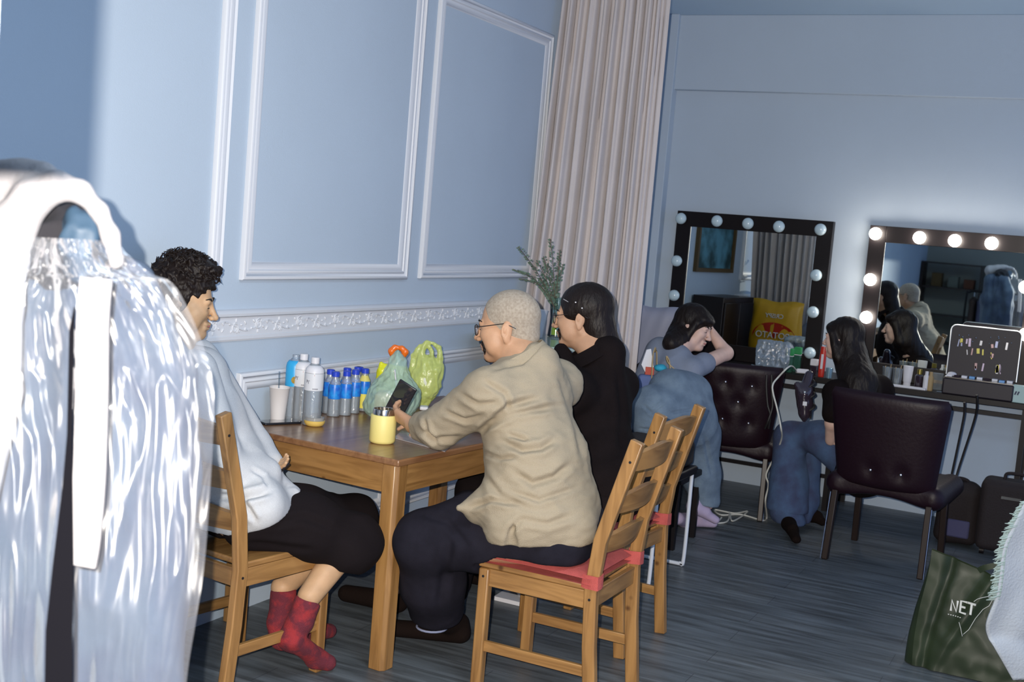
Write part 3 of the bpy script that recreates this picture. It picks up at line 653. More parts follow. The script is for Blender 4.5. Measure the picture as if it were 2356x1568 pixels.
M_beige = mat('beige_linen', (.345, .285, .20), .9, bump=.7, bscale=450, var=.05, vscale=300)
S = Sdf(.006, .05)
mid = (shL+shR)/2
S.cap(P(1200, 872, 4.14), .08, P(1236, 836, 4.12), .074, k=.05)
S.cap(shL+V3(0, 0, .005), .082, shR+V3(0, 0, -.01), .085, k=.06)
S.ell(P(1210, 950, 4.16), (.215, .150, .20), rot('z', radians(8)), k=.06)
S.ell(P(1238, 1080, 4.10), (.225, .172, .20), rot('z', radians(6)), k=.06)
S.ell(P(1252, 1170, 4.08), (.235, .185, .16), rot('z', radians(4)), k=.05)
S.cap(P(1150, 1160, 4.0), .085, P(1100, 1170, 4.03), .050, k=.05); S.cap(P(1105, 1165, 4.0), .045, P(1056, 1168, 3.99), .010, k=.03)
S.cap(shL, .088, elL+V3(0, 0, .005), .070, k=.035); S.cap(elL, .072, wrL*.62+elL*.38, .054, k=.02)
S.cap(shR, .080, elR+V3(0, 0, .01), .062, k=.03); S.cap(elR+V3(0, 0, .005), .060, elR*.45+wrR*.55, .044, k=.02); S.cap(P(1300, 1215, 3.98), .10, P(1180, 1215, 3.95), .09, k=.04)
S.clip(P(1280, 1240, 4), V3(.0, -.06, -1)); S.cap(P(1180, 1205, 3.86), .004, P(1174, 1262, 3.86), .030, k=.004, sub=True)
S.clip(wrL*.70+elL*.30, wrL-elL)
Bk = 3.92
cr = [([P(1285, 860, Bk), P(1320, 960, Bk), P(1345, 1060, Bk)], -.006, .012), ([P(1100, 1035, Bk), P(1150, 1055, Bk), P(1190, 1050, Bk)], -.006, .008), ([P(1170, 1130, Bk), P(1240, 1150, Bk), P(1330, 1120, Bk)], -.005, .010), ([P(1060, 905, Bk), P(1100, 930, Bk), P(1150, 925, Bk)], -.006, .010), ([P(1020, 945, Bk), P(1070, 965, Bk), P(1115, 955, Bk)], -.006, .009), ([P(1150, 1012, Bk), P(1200, 1035, Bk), P(1245, 1030, Bk), P(1280, 1010, Bk)], -.009, .012), ([P(1168, 1000, Bk), P(1215, 1014, Bk)], -.006, .009),
      ([P(1180, 1085, Bk), P(1225, 1112, Bk), P(1275, 1098, Bk), P(1315, 1065, Bk)], -.008, .013), ([P(1098, 1000, 4), P(1130, 970, 3.98), P(1170, 935, 3.97), P(1240, 915, 3.98)], -.012, .014),
      ([P(1120, 985, 3.98), P(1180, 950, 3.96), P(1290, 933, 3.98)], -.008, .012), ([P(1110, 1085, 4), P(1150, 1140, 3.98), P(1210, 1165, 3.93)], -.006, .012),
      ([P(1080, 1168, 4), P(1130, 1150, 3.98), P(1180, 1160, 3.95)], -.008, .010), ([P(1165, 1230, 3.9), P(1200, 1195, 3.9), P(1260, 1205, 3.88), P(1330, 1180, 3.9)], -.005, .012),
      ([P(1110, 875, 3.98), P(1160, 905, 3.96), P(1175, 950, 3.95)], -.005, .010), ([P(1130, 850, 4.05), P(1200, 835, 4.03), P(1245, 790, 4.05)], -.006, .009),
      ([P(960, 985, 4.1), P(1000, 1010, 4.1), P(1060, 1005, 4.05)], -.007, .010), ([P(975, 960, 4.15), P(985, 1000, 4.12), P(1010, 1025, 4.1)], -.006, .008)]
solid('shirt', S, M_beige, B, creases=[(p_, a_*1.35, w_*.85) for p_, a_, w_ in cr], amp=.0022, sc=(9, 9, 14), seed=1, amp2=.0022, sc2=(26, 26, 60))
# stand collar
def stand_collar(par, T, nrm, ra, rb, hgt, m, flare=.02, drop=0):
    nrm = nrm/np.linalg.norm(nrm); a_ = np.cross(FWD, nrm); a_ /= np.linalg.norm(a_); b_ = np.cross(nrm, a_)
    def f(u, v):
        t = 2*pi*u; k = 1-v; return T-nrm*hgt*k+a_*cos(t)*(ra+flare*k)+b_*sin(t)*(rb+flare*k)
    mb = MB(); mb.grid(f, 40, 5, thick=.004); return mb.build('collar', m, par, smooth=60, world_coords=True)
stand_collar(B, P(1187, 812, 4.13), -.45*RGT+.88*UPV-.1*FWD, .102, .088, .05, M_beige, .016)
M_navy = mat('navy_trousers', (.014, .013, .020), .9, spec=.12, bump=.3, bscale=300, var=.2, vscale=20)
S = Sdf(.006, .035)
S.cap(hpL+V3(0, -.03, .0), .105, hpR+V3(0, -.03, .0), .105); S.chain([(hpL, .105), (hpL*.5+knL*.5, .100), (knL, .092)]); S.chain([(knL, .094), (knL*.5+anL*.5+RGT*.015, .108), (anL+V3(0, 0, .035)+RGT*.012, .098)], k=.05)
S.cap(P(1085, 1175, 4.15), .07, knL, .085, k=.05); S.chain([(hpR, .105), (knR, .088)]); S.chain([(knR, .088), (anR, .07)])
S.box(V3(3.735, 1.55, .39), (.235, .235, .103), .012, k=.012, sub=True); S.clip(anL, V3(.22, .1, -1)); 
solid('trousers', S, M_navy, B, creases=[([P(1040, 1230, 4.05), P(1020, 1330, 4.1), P(1010, 1400, 4.2)], -.008, .015), ([P(960, 1180, 4.1), P(1030, 1200, 4.05), P(1080, 1260, 4.05)], -.006, .012)], amp=.003, sc=(7, 7, 5), seed=6)
M_dsock = mat('dark_sock', (.010, .006, .005), .95, spec=.1, bump=.5, bscale=300)
S = Sdf(.005, .02); t1 = V3(3.90, 2.02, .045); S.cap(anL, .042, t1+V3(.01, .02, .03), .045); S.cap(t1, .040, V3(3.80, 2.27, .038), .034, sq=((0, 0, 1), .9)); S.clip(V3(0, 0, .003), V3(0, 0, -1)); solid('sock', S, M_dsock, B)
MB().tube([anL+V3(.056*cos(a), .054*sin(a), -.035) for a in np.linspace(0, 2*pi, 20)], .004, 6).build('sock_stripe', mat('stripe_blue', (.25, .28, .42), .9), B, world_coords=True)
S = Sdf(.005, .02); S.cap(anR, .045, V3(4.07, 2.40, .045), .045); S.cap(V3(4.07, 2.42, .04), .042, V3(4.03, 2.62, .04), .034); S.clip(V3(0, 0, .003), V3(0, 0, -1)); solid('sock', S, M_dsock, B)

# ===== man in black shirt behind him =================================================================
Cc = thing('person', 'seated man in black shirt with black hair and round glasses, behind the bald man', 'person', (4.38, 1.68, 0))
hO = P(1337, 727, 4.92); hR = Rypr(100, 7, 0); nkC = P(1378, 820, 4.87)
shL, shR = P(1330, 905, 4.74), P(1425, 885, 5.02); hpL, hpR = V3(4.27, 1.66, .54), V3(4.50, 1.67, .54)
HC = head_sdf(hO, hR, 1.04, neck=nkC)
S = Sdf(.007, .02); S.cap(nkC, .056, (shL+shR)/2-V3(0, 0, .05), .07); S.cap((shL+shR)/2-V3(0, 0, .05), .07, (hpL+hpR)/2, .09)
knL = P(1092, 1128, 4.95); knR = knL+V3(.28, .03, 0); fL = V3(knL[0], knL[1]+.05, .08); S.cap(hpL, .08, knL, .06); S.cap(knL, .05, fL, .04); S.cap(hpR, .08, knR, .06); S.cap(knR, .05, fL+V3(.28, 0, 0), .04)
hs = Sdf(.003, .008); hand_sdf(hs, V3(4.30, 2.12, .785), V3(-.1, 1, 0), V3(0, 0, -1), 1, curl=.3); hs.cap(V3(4.30, 2.12, .785), .027, V3(4.26, 2.02, .79), .032)
body(Cc, [HC, S, hs], SK3)
face_parts(Cc, hO, hR, 1.04)
glasses(Cc, lambda p: hO+hR@(np.array(p, float)*1.04), round_=True, w=.0016)
S = Sdf(.0035, .016); S.frame(hO, hR, 1.04)
S.ell((-.026, 0, .040), (.108, .088, .094)); S.ell((-.062, 0, -.02), (.066, .074, .085)); S.cap((-.070, 0, -.06), .066, (-.105, 0, -.175), .066, k=.03)
for y in (-1, 1): S.ell((.026, y*.062, .020), (.030, .016, .030), k=.012)
S.ell((.110, 0, -.03), (.064, .11, .100), k=.006, sub=True); S.ell((.040, 0, -.110), (.075, .12, .068), k=.006, sub=True)
for y in (-1, 1): S.ell((-.006, y*.088, -.026), (.024, .020, .034), k=.003, sub=True)
hair = solid('hair', S, M_black_hair, Cc, amp2=.002, sc2=(60, 60, 15))
mb = MB()
M_clip = mat('silver_clip', (.6, .58, .6), .3, .6); MB().tube([hO+hR@(V3(.030, .089, .062)+V3(t*.02, 0, t*.012)) for t in (0, .5, 1)], .0014, 5).build('hair_clip', M_clip, hair, world_coords=True)
for q in ((-.002, .096, .060), (-.028, .0985, .036)): MB().ball(hO+hR@V3(*q), .0035, 8).build('hair_clip', M_clip, hair, world_coords=True)
S = Sdf(.003, .006); S.frame(hO, hR, 1.04); S.ell((.070, 0, -.103), (.023, .026, .020)); S.chain([((.078, .020, -.100), .006), ((.080, .030, -.075), .005), ((.086, .022, -.054), .005), ((.092, 0, -.051), .0045), ((.086, -.022, -.054), .005), ((.080, -.030, -.075), .005), ((.078, -.020, -.100), .006)], k=.006); solid('beard', S, M_black_hair, Cc)
M_bsh = mat('black_shirt', (.009, .006, .0065), .9, spec=.12, bump=.5, bscale=300, var=.3, vscale=10)
S = Sdf(.007, .045)
S.cap(shL+V3(0, .03, .0), .080, shR, .085); S.ell(P(1375, 960, 4.90), (.20, .13, .20)); S.ell(P(1385, 1090, 4.82), (.20, .14, .22)); S.ell(V3(4.38, 1.655, .60), (.20, .14, .15)); S.cap(P(1398, 812, 4.86), .074, (shL+shR)/2, .10)
S.cap(shL, .072, V3(4.22, 1.97, .80), .058, k=.03); S.cap(V3(4.22, 1.97, .80), .056, V3(4.28, 2.04, .80), .045); S.cap(P(1290, 805, 4.9), .03, shL, .06, k=.03)
S.clip(V3(0, 0, .475), V3(0, 0, -1)); solid('shirt', S, M_bsh, Cc, amp=.004, seed=8, creases=[([P(1420, 850, 4.8), P(1430, 950, 4.75), P(1425, 1050, 4.7)], -.006, .012)])
stand_collar(Cc, P(1352, 795, 4.88), -.50*RGT+.86*UPV-.1*FWD, .088, .074, .05, M_bsh, .03)
S = Sdf(.007, .03); S.cap(hpL, .10, hpR, .10); S.cap(hpL, .095, knL, .075); S.cap(hpR, .095, knR, .075); S.cap(knL, .075, fL, .06); S.cap(knR, .075, fL+V3(.28, 0, 0), .06); solid('trousers', S, M_bsh, Cc)
for q in (0, .28): S = Sdf(.006, .02); S.cap(fL+V3(q, -.01, -.035), .042, fL+V3(q, .14, -.042), .036); S.clip(V3(0, 0, .003), V3(0, 0, -1)); solid('shoe', S, M_dsock, Cc)
# ===== woman leaning on her hand, by the left mirror =================================================
D = thing('person', 'woman in grey tee and wide pale denim, leaning her head on her hand', 'person', (6.05, 2.0, 0))
hO = P(1597, 752, 6.62); hR = Rypr(-92, 14, -8)
nkD = P(1558, 805, 6.55); shR, shL = P(1590, 850, 6.42), P(1520, 812, 6.62); elR = P(1670, 812, 6.66); wrR = P(1641, 770, 6.70)
hp = P(1520, 985, 6.25); kn = P(1618, 965, 6.55); an = P(1628, 1158, 6.58)
HD = head_sdf(hO, hR, .97, neck=nkD, female=True, h=.0035)
S = Sdf(.007, .02); S.cap(nkD, .045, (shR+shL)/2, .06); S.cap((shR+shL)/2, .08, hp, .09); S.cap(hp, .07, kn, .05); S.cap(kn, .045, an, .035)
hs = Sdf(.0035, .010); hs.cap(shR, .045, elR, .038); hs.cap(elR, .040, wrR, .026, k=.02)
hand_sdf(hs, wrR, P(1615, 722, 6.74)-wrR, RGT*-.8-UPV*.2-FWD*.3, 1, L=.165, curl=(.35, .4, .5, .6), spread=.35)
body(D, [HD, S, hs], SK4); face_parts(D, hO, hR, .97, lip=(.5, .16, .16))
S = Sdf(.0045, .018); S.frame(hO, hR, .97)
S.ell((-.022, 0, .036), (.108, .090, .096)); S.ell((.05, 0, .060), (.052, .070, .034)); S.ell((-.060, 0, -.04), (.064, .085, .10))
for y in (-1, 1): S.cap((.035, y*.078, .03), .020, (.000, y*.088, -.09), .024, k=.02)
S.ell((.118, 0, -.055), (.062, .075, .100), k=.006, sub=True)
S.frame(); S.chain([(hO+hR@V3(-.05, -.02, -.10), .060), (P(1562, 825, 6.48), .045), (P(1585, 850, 6.40), .020)], k=.03); S.chain([(hO+hR@V3(-.05, 0, -.05), .08), (P(1545, 790, 6.5), .05)])
solid('hair', S, M_black_hair, D, amp2=.004, sc2=(50, 50, 8))
M_tee = mat('grey_tee', (.20, .23, .30), .9, bump=.4, bscale=200, var=.1)
S = Sdf(.006, .03); S.cap(shR, .065, shL, .075); S.cap((shR+shL)/2, .095, hp, .12); S.cap(shL, .085, P(1500, 880, 6.5), .10); S.cap(shR, .062, shR*.62+elR*.38, .058, k=.02)
solid('tee', S, M_tee, D, amp=.003)
M_denim = mat('pale_denim', (.165, .225, .29), .92, bump=.6, bscale=200, col2=(.11, .155, .215), vscale=14)
S = Sdf(.007, .05)
S.cap(P(1500, 935, 6.2), .11, P(1520, 1040, 6.2), .12); S.cap(P(1545, 900, 6.3), .12, P(1585, 905, 6.4), .12); S.chain([(P(1560, 960, 6.3), .15), (P(1600, 1000, 6.45), .125), (P(1612, 1090, 6.52), .095), (P(1625, 1150, 6.55), .075)]); S.cap(P(1520, 960, 6.2), .13, P(1590, 960, 6.35), .13)
S.clip(P(1630, 1165, 6.5), V3(0, .2, -1))
solid('jeans', S, M_denim, D, amp=.004, sc=(6, 6, 4), creases=[([P(1480, 930, 6.08), P(1500, 950, 6.08), P(1530, 925, 6.08)], -.006, .006), ([P(1540, 950, 6.1), P(1600, 940, 6.2)], -.006, .008), ([P(1470, 985, 6.08), P(1515, 990, 6.1)], -.007, .006), ([P(1620, 1000, 6.3), P(1640, 1100, 6.4)], -.006, .01)])
M_psock = mat('lilac_sock', (.44, .36, .50), .9, bump=.5, bscale=300)
def foot(par, heel, toe, ank, m, r=.036, nm='sock'):
    S = Sdf(.005, .018); S.cap(ank, r*.95, heel, r); S.cap(heel, r, toe, r*.72, sq=((0, 0, 1), .85)); S.cap((heel+toe)/2+V3(0, 0, .015), r*.85, heel, r); return solid(nm, S, m, par)
foot(D, P(1597, 1165, 6.5), P(1645, 1195, 6.55), P(1598, 1140, 6.5), M_psock); foot(D, atz(1575, 1196, .04), atz(1640, 1204, .028), atz(1560, 1192, .075), M_psock)

# ===== woman with long dark hair, in the tufted chair ================================================
E_ = thing('person', 'long-haired woman in black top and blue jeans at the right mirror', 'person', (6.6, 1.15, 0))
hO = P(1938, 778, 6.78); hR = Rypr(80, 4, 0); nkE = P(1965, 850, 6.75)
shL, shR = P(1925, 905, 6.62), P(2020, 895, 6.82); elL = P(1915, 972, 6.50); wrL = P(1911, 1012, 6.58)
hp = P(1985, 1080, 6.55); knL = P(1815, 1005, 6.86); anL = P(1820, 1185, 6.82)
HE = head_sdf(hO, hR, .96, neck=nkE, female=True, h=.0035)
S = Sdf(.007, .02); S.cap(nkE, .05, (shL+shR)/2, .07); S.cap((shL+shR)/2, .10, hp, .11); S.cap(hp, .07, P(1890, 1008, 6.73), .05); S.cap(P(1890, 1008, 6.73), .05, knL, .045); S.cap(knL, .045, anL, .04); S.cap(shL, .05, elL, .038); S.cap(elL, .038, wrL, .03)
hs = Sdf(.0035, .010); hand_sdf(hs, wrL, P(1945, 1035, 6.62)-wrL, V3(0, 0, -1), 1, L=.16, curl=.4)
body(E_, [HE, S, hs], SK4); face_parts(E_, hO, hR, .96)
S = Sdf(.0045, .018); S.frame(hO, hR, .96)
S.ell((-.024, 0, .034), (.108, .090, .096)); S.ell((.045, 0, .062), (.050, .072, .034)); S.ell((-.055, 0, -.05), (.075, .092, .12))
for y in (-1, 1): S.cap((.030, y*.080, .03), .022, (-.010, y*.088, -.10), .030, k=.02)
S.ell((.125, 0, -.055), (.066, .080, .100), k=.006, sub=True)
S.frame(); S.chain([(hO+hR@V3(-.05, 0, -.10), .095), (P(1975, 880, 6.66), .10), (P(1970, 960, 6.58), .075)], k=.03)
solid('hair', S, M_black_hair, E_, amp2=.004, sc2=(50, 50, 8))
M_btop = mat('black_top', (.008, .005, .005), .9, spec=.12, bump=.4, bscale=200)
S = Sdf(.007, .04); S.cap(shL, .075, shR, .08); S.cap((shL+shR)/2, .12, hp, .15); S.cap(shL, .07, elL+V3(0, 0, .05), .060, k=.02); S.cap(shR, .07, P(2040, 960, 6.9), .06); solid('top', S, M_btop, E_, amp=.003)
M_jean = mat('blue_jeans', (.06, .105, .20), .92, bump=.6, bscale=200, col2=(.04, .05, .105), vscale=10)
S = Sdf(.007, .04); S.cap(hp, .12, P(1890, 1010, 6.72), .095); S.chain([(P(1890, 1005, 6.74), .088), (knL, .082)]); S.chain([(knL, .09), (P(1815, 1100, 6.84), .105), (P(1812, 1165, 6.82), .115)], k=.03); S.clip(P(1812, 1175, 6.8), V3(0, 0, -1))
solid('jeans', S, M_jean, E_, amp=.004, sc=(6, 6, 3)); 
S = Sdf(.006, .03); S.chain([(P(1850, 1060, 7.0), .09), (P(1850, 1150, 6.95), .08), (P(1838, 1200, 6.85), .06)]); S.cap(P(1810, 1175, 6.80), .095, P(1822, 1200, 6.78), .075); S.clip(V3(0, 0, .05), V3(0, 0, -1)); solid('jean_cuff', S, M_jean, E_, amp=.004)
foot(E_, atz(1815, 1205, .06), atz(1832, 1240, .035), P(1815, 1190, 6.8), M_dsock, nm='shoe'); foot(E_, atz(1868, 1185, .06), atz(1892, 1200, .04), P(1855, 1170, 6.95), M_dsock, nm='shoe')
# ------------------------------------------------------------------ mirrors, dressing tables, chairs
M_blk = mat('black_metal', (.007, .005, .006), .45, spec=.3); M_blkw = mat('black_lacquer', (.006, .004, .005), .4, spec=.3)
M_mirror = mat('mirror_glass', (.86, .93, .92), .015, metal=1)
M_bulb = mat('bulb_off', (.52, .66, .72), .18, spec=.6, coat=.5); M_bulb_on = mat('bulb_on', (1, .95, .88), .3, emit=(1, .90, .78), es=38)
M_sock_w = mat('bulb_socket', (.75, .75, .75), .4)
def mirror(label, y0, y1, z0, z1, bulbs, on, dz=0, rz=0, loc=None):
    w, h = y1-y0, z1-z0; t = thing('lighted_mirror', label, 'mirror', loc, rz, 'hollywood mirrors with round bulbs')
    f = .10; mb = MB()                      # local: x towards the room is -x, y along wall, z up
    mb.bb((-.03, -w/2, 0), (.02, -w/2+f, h)); mb.bb((-.03, w/2-f, 0), (.02, w/2, h)); mb.bb((-.03, -w/2+f, h-f), (.02, w/2-f, h)); mb.bb((-.03, -w/2+f, 0), (.02, w/2-f, f))
    mb.build('frame', M_blkw, t, bevel=.002)
    MB().bb((-.018, -w/2+f+.0005, f+.0005), (.018, w/2-f-.0005, h-f-.0005)).build('mirror_glass', M_mirror, t)
    for (by, bz) in bulbs:
        lit = on and bz > .35
        b = MB(); b.lathe([(0, -.068), (.014, -.067), (.027, -.060), (.036, -.046), (.038, -.034), (.034, -.019), (.022, -.006), (.015, .0)], (0, 0, 0), 24, rot('y', pi/2)@rot('y', 0))
        # lathe axis z -> x ; bulb points to -x
        v = [(x-.030, y+by, z+bz) for x, y, z in b.v]
        o = link_mesh('bulb', v, b.f, M_bulb_on if lit else M_bulb, t, smooth=180)
        link_mesh('socket', [(x, y+by, z+bz) for x, y, z in MB().lathe([(.019, -.006), (.019, .004)], (-.030, 0, 0), 16, rot('y', pi/2)).v], MB().lathe([(.019, -.006), (.019, .004)], (0, 0, 0), 16).f, M_sock_w, o)
    return t
zt = .815
def relb(c, pxs, x): return [tuple((atx(px, py, x)[i]-c[i]) for i in (1, 2)) for px, py in pxs]
XM = 7.80
L0 = atx(1560, 484, XM); R0_ = atx(1923, 511, XM); yc = (L0[1]+R0_[1])/2; w1 = L0[1]-R0_[1]; top = (L0[2]+R0_[2])/2
c1 = (XM, yc, zt+.001)
m1 = mirror('unlit bulb mirror on the left, reflecting the curtain and a framed picture', -w1/2, w1/2, 0, top-zt, relb(c1, [(1572, 503), (1656, 509), (1728, 515), (1800, 522), (1896, 529), (1562, 600), (1556, 679), (1886, 633), (1879, 717), (1545, 790), (1872, 810)], XM), False, loc=c1, rz=radians(-3.0))
L0 = atx(2004.6, 518, XM); c2 = (XM, L0[1]-.52, zt+.001)
m2 = mirror('lit bulb mirror at the right edge, bulbs glowing warm white', -.52, .52, 0, L0[2]-zt, relb(c2, [(2018, 538), (2119, 547), (2200, 554), (2284, 560), (2006, 643), (1997, 729), (2362, 768), (2362, 660)], XM)+[(-.47, L0[2]-zt-.05)], True, loc=c2, rz=radians(-1.0))
# dressing tables
def desk(label, y0, y1, lip=True):
    t = thing('dressing_table', label, 'table', (7.62, (y0+y1)/2, 0), 0, 'black dressing tables along the back wall')
    w = (y1-y0)/2
    MB().bb((-.225, -w, zt-.035), (.215, w, zt)).build('table_top', M_blkw, t, bevel=.003)
    mb = MB(); mb.bb((-.20, -w+.03, zt-.095), (-.17, w-.03, zt-.070)); mb.build('cross_bar', M_blk, t)
    for a in (-1, 1):
        for x in (-.20, .18): MB().bb((x, a*(w-.015)-.015, 0), (x+.03, a*(w-.015)+.015, zt-.0355)).build('leg', M_blk, t)
        MB().bb((-.17, a*(w-.015)-.012, .13), (.18, a*(w-.015)+.012, .155)).build('side_bar', M_blk, t)
    MB().bb((.185, -w+.03, .13), (.205, w-.03, .155)).build('foot_bar', M_blk, t)
    return t
desk('black dressing table under the unlit mirror, cables hanging below', 1.40, 2.55); desk('black dressing table under the lit mirror at the right', .34, 1.395)
# tufted chairs : local +y is the front
M_purp = mat('purple_leatherette', (.011, .003, .007), .46, spec=.35, bump=.25, bscale=60, sheen=.0)
M_stud = mat('chrome_stud', (.85, .82, .85), .12, metal=1); M_dkwood = mat('dark_leg', (.014, .006, .004), .4); M_sheen = mat('edge_sheen', (.8, .8, .85), .2, metal=1)
def tufted(label, x, y, yaw, studs):
    t = thing('tufted_chair', label, 'chair', (x, y, 0), radians(yaw)-pi/2, 'purple tufted chairs at the mirrors')
    def bk(u, v, off):                        # u across, v up
        wv = .245+.055*v-.02*(v > .93)*(v-.93)/.07; X = (u-.5)*2; z = .40+.50*v
        yv = -.235-.10*v+.045*X*X*(1-.2*v)
        tuft = 0
        for sx_, sz_ in studs: tuft += .016*math.exp(-(((X*wv-sx_)/.035)**2+((z-sz_)/.045)**2))
        edge = (1-X**6)*(1-(2*v-1)**8)
        return (X*wv, yv+(-.042*edge**.5+tuft if off else .03*edge**.5), z)
    mb = MB(); mb.grid(lambda u, v: bk(1-u, v, 1), 40, 40); mb.grid(lambda u, v: bk(u, v, 0), 16, 16)
    b = mb.build('backrest', M_purp, t, smooth=180)
    for sx_, sz_ in studs:
        v_ = (sz_-.40)/.50; X = sx_/(.245+.055*v_); MB().ball((sx_, -.235-.10*v_+.045*X*X-.034, sz_), (.0075, .005, .0075), 10).build('stud', M_stud, b)
    S = Sdf(.009, .03); S.box((0, .03, .395), (.275, .27, .055), .04); S.cap((-.25, -.18, .39), .05, (-.26, .20, .41), .055, k=.04); S.cap((.25, -.18, .39), .05, (.26, .20, .41), .055, k=.04)
    S.ell((0, -.24, .315), (.17, .2, .05), k=.03, sub=True)
    V, F = S.mesh(1); link_mesh('seat', V, F, M_purp, t, smooth=180)
    for sx_ in (-1, 1):
        MB().path([(sx_*.235, -.235, .36), (sx_*.24, -.28, 0)], .030, .040, up=(0, 1, 0)).build('leg', M_dkwood, t, bevel=.004)
        MB().path([(sx_*.225, .235, .36), (sx_*.23, .27, 0)], .034, .034, up=(0, 1, 0)).build('leg', M_dkwood, t, bevel=.004)
        MB().tube([(sx_*.2535, -.262, .35), (sx_*.2585, -.304, .005)], .0016, 6).build('leg_sheen', M_sheen, t)  # silver line standing in for the sheen along the leg edge
    return t
tufted('purple tufted chair in the foreground right, back to the camera', 6.52, .90, -4, [(-.155, .78), (0, .80), (.155, .78), (-.06, .50), (.09, .50), (-.09, .66), (.06, .66)][3:5])
tufted('purple tufted chair under the unlit mirror, silver buttons on its back', 7.06, 1.95, 12, [(-.17, .80), (-.03, .79), (-.10, .69), (.05, .68), (-.03, .57), (.12, .56), (.12, .78)])
# ------------------------------------------------------------------ things on the dining table
M_pet = clear_mat('clear_pet', (.95, .98, 1.0), .08, .12, .34, body=.20, bcol=(.75, .80, .86), bump=.5, bscale=90); M_water = clear_mat('water', (.95, .98, 1.0), .03, .06, .2, body=.06)
M_white = mat('white_plastic', (.62, .62, .66), .4); M_cyan = mat('cyan_label', (.03, .36, .70), .35, alpha=.92); M_gold = mat('gold_badge', (.55, .36, .04), .4); M_paperlab = mat('white_label', (.60, .62, .66), .45)
M_bluecap = mat('blue_cap', (.02, .055, .50), .35); M_bluelab = mat('blue_label', (.012, .06, .50), .35, col2=(.02, .30, .75), vscale=30); M_ink = mat('label_ink', (.03, .03, .07), .6); M_red = mat('red_ink', (.55, .05, .04), .5)
def bottle(label, x, y, h, r, kind, group, rz=0, cap=None):
    t = thing('water_bottle', label, 'bottle', (x, y, TZ), rz, group)
    nk = .0125; rib = []
    if kind == 'small':
        zs = np.linspace(.004, .62*h, 14); rib = [(r*(1-.02*(i % 2)), z) for i, z in enumerate(zs)]
        prof = [(r*.55, .0), (r*.92, .002)]+rib+[(r, .66*h), (r*.86, .74*h), (r*.58, .82*h), (nk, .875*h), (nk, .95*h)]
    else:
        zs = np.linspace(.006, .58*h, 17); rib = [(r*(1-(.055 if kind == 'ribbed' else .02)*(i % 2)), z) for i, z in enumerate(zs)]
        prof = [(r*.55, .0), (r*.93, .002)]+rib+[(r, .62*h), (r, .78*h), (r*.93, .83*h), (r*.62, .88*h), (nk+.001, .915*h), (nk+.001, .96*h)]
    MB().lathe(prof, n=28).build('bottle_body', M_pet, t, smooth=60)
    MB().lathe([(r*.5, .003), (r*.9, .004)]+[(q[0]*.96, q[1]) for q in rib[1:]]+[(r*.93, .66*h), (0, .661*h)], n=24).build('water', M_water, t, smooth=60)
    if cap: c = MB().lathe([(nk+.0035, .91*h if kind != 'small' else .89*h), (nk+.0035, h-.002), (nk+.001, h), (0, h)], n=20).build('cap', cap, t, smooth=40)
    lr = r+.0008
    if kind == 'small': MB().lathe([(lr*.99, .40*h), (lr, .41*h), (lr, .64*h), (lr*.9, .72*h)], n=28).build('label', M_bluelab, t)
    elif kind == 'ribbed':
        lb = MB().lathe([(lr, .50*h), (lr, .78*h), (lr*.93, .835*h), (lr*.72, .875*h)], n=28).build('label', M_cyan, t, smooth=60)
        MB().lathe([(0, 0), (.014, .0)], (0, 0, 0), 20).build('badge', M_gold, lb)
        bd = lb.children[0]; bd.data.transform(Matrix.Translation((0, -lr-.0015, .60*h)) @ Matrix.Rotation(pi/2, 4, 'X'))
    else:
        lb = MB().lathe([(lr, .52*h), (lr, .77*h)], n=28).build('label', M_paperlab, t, smooth=60)
        sb = MB().lathe([(lr*.99, .775*h), (lr*.94, .83*h), (r*.65, .88*h)], n=24).build('shoulder_wrap', M_white, t, smooth=60)
        mb = MB()
        for i, (a, z, hh) in enumerate(((-2.42, .655, .012), (-2.34, .66, .006), (-2.2, .645, .013), (-2.1, .665, .003))): mb.box((lr*cos(a)*1.002, lr*sin(a)*1.002, z*h), (.001, .0014, hh), rot('z', a))
        mb.build('label_mark', M_ink, lb); mb = MB()
        for i in range(9): a = -1.72+i*.065; mb.box((lr*cos(a)*1.002, lr*sin(a)*1.002, .548*h), (.001, .0012, .0045), rot('z', a))
        mb.build('label_text', M_ink, lb)
        MB().ball((lr*cos(-1.6)*1.0, lr*sin(-1.6), .745*h), .0012, 8).build('label_dot', M_red, lb)
    return t
va = -math.atan2(0, 1)
def tpos(px, py): p = atz(px, py, TZ); return float(p[0]), float(p[1])
def tclamp(x, y, r):                                  # keep it on the table top
    d = np.array([x, y])-T0; u = d@TEX; v = min(max(d@TEY, r+.02), TW-r-.012); u = min(max(u, r+.02), TL-r-.02); q = T0+TEX*u+TEY*v; return float(q[0]), float(q[1])
rv = radians(-52)
x, y = tclamp(*tpos(655, 960), .034); bottle('ribbed water bottle with bright blue label and gold badge, beside the paper cup', x, y, .265, .035, 'ribbed', 'water bottles on the table', rv, None)
x, y = tclamp(*tpos(690, 966), .034); bottle('white-capped water bottle with pale label, between the blue-labelled one and its twin', x, y, .262, .036, 'white', 'water bottles on the table', rv, M_white)
x, y = tpos(723, 978); bottle('front white-capped water bottle with pale printed label, nearest the camera', x, y+.015, .262, .036, 'white', 'water bottles on the table', rv, M_white)
spots = [((766, 957), 'left front one'), ((792, 955), 'right front one'), ((754, 938), 'back left one'), ((781, 934), 'back middle one'), ((807, 940), 'back right one'), ((741, 948), 'one half hidden behind the white-capped bottle'), ((812, 950), 'right middle one')]
for (px_, py_), wh in spots:
    x, y = tclamp(*tpos(px_, py_), .026); bottle('small blue-capped water bottle, '+wh+' of the cluster', x, y, .182, .0255, 'small', 'small blue-capped water bottles', rv, M_bluecap)
x, y = tclamp(*tpos(834, 945), .024)
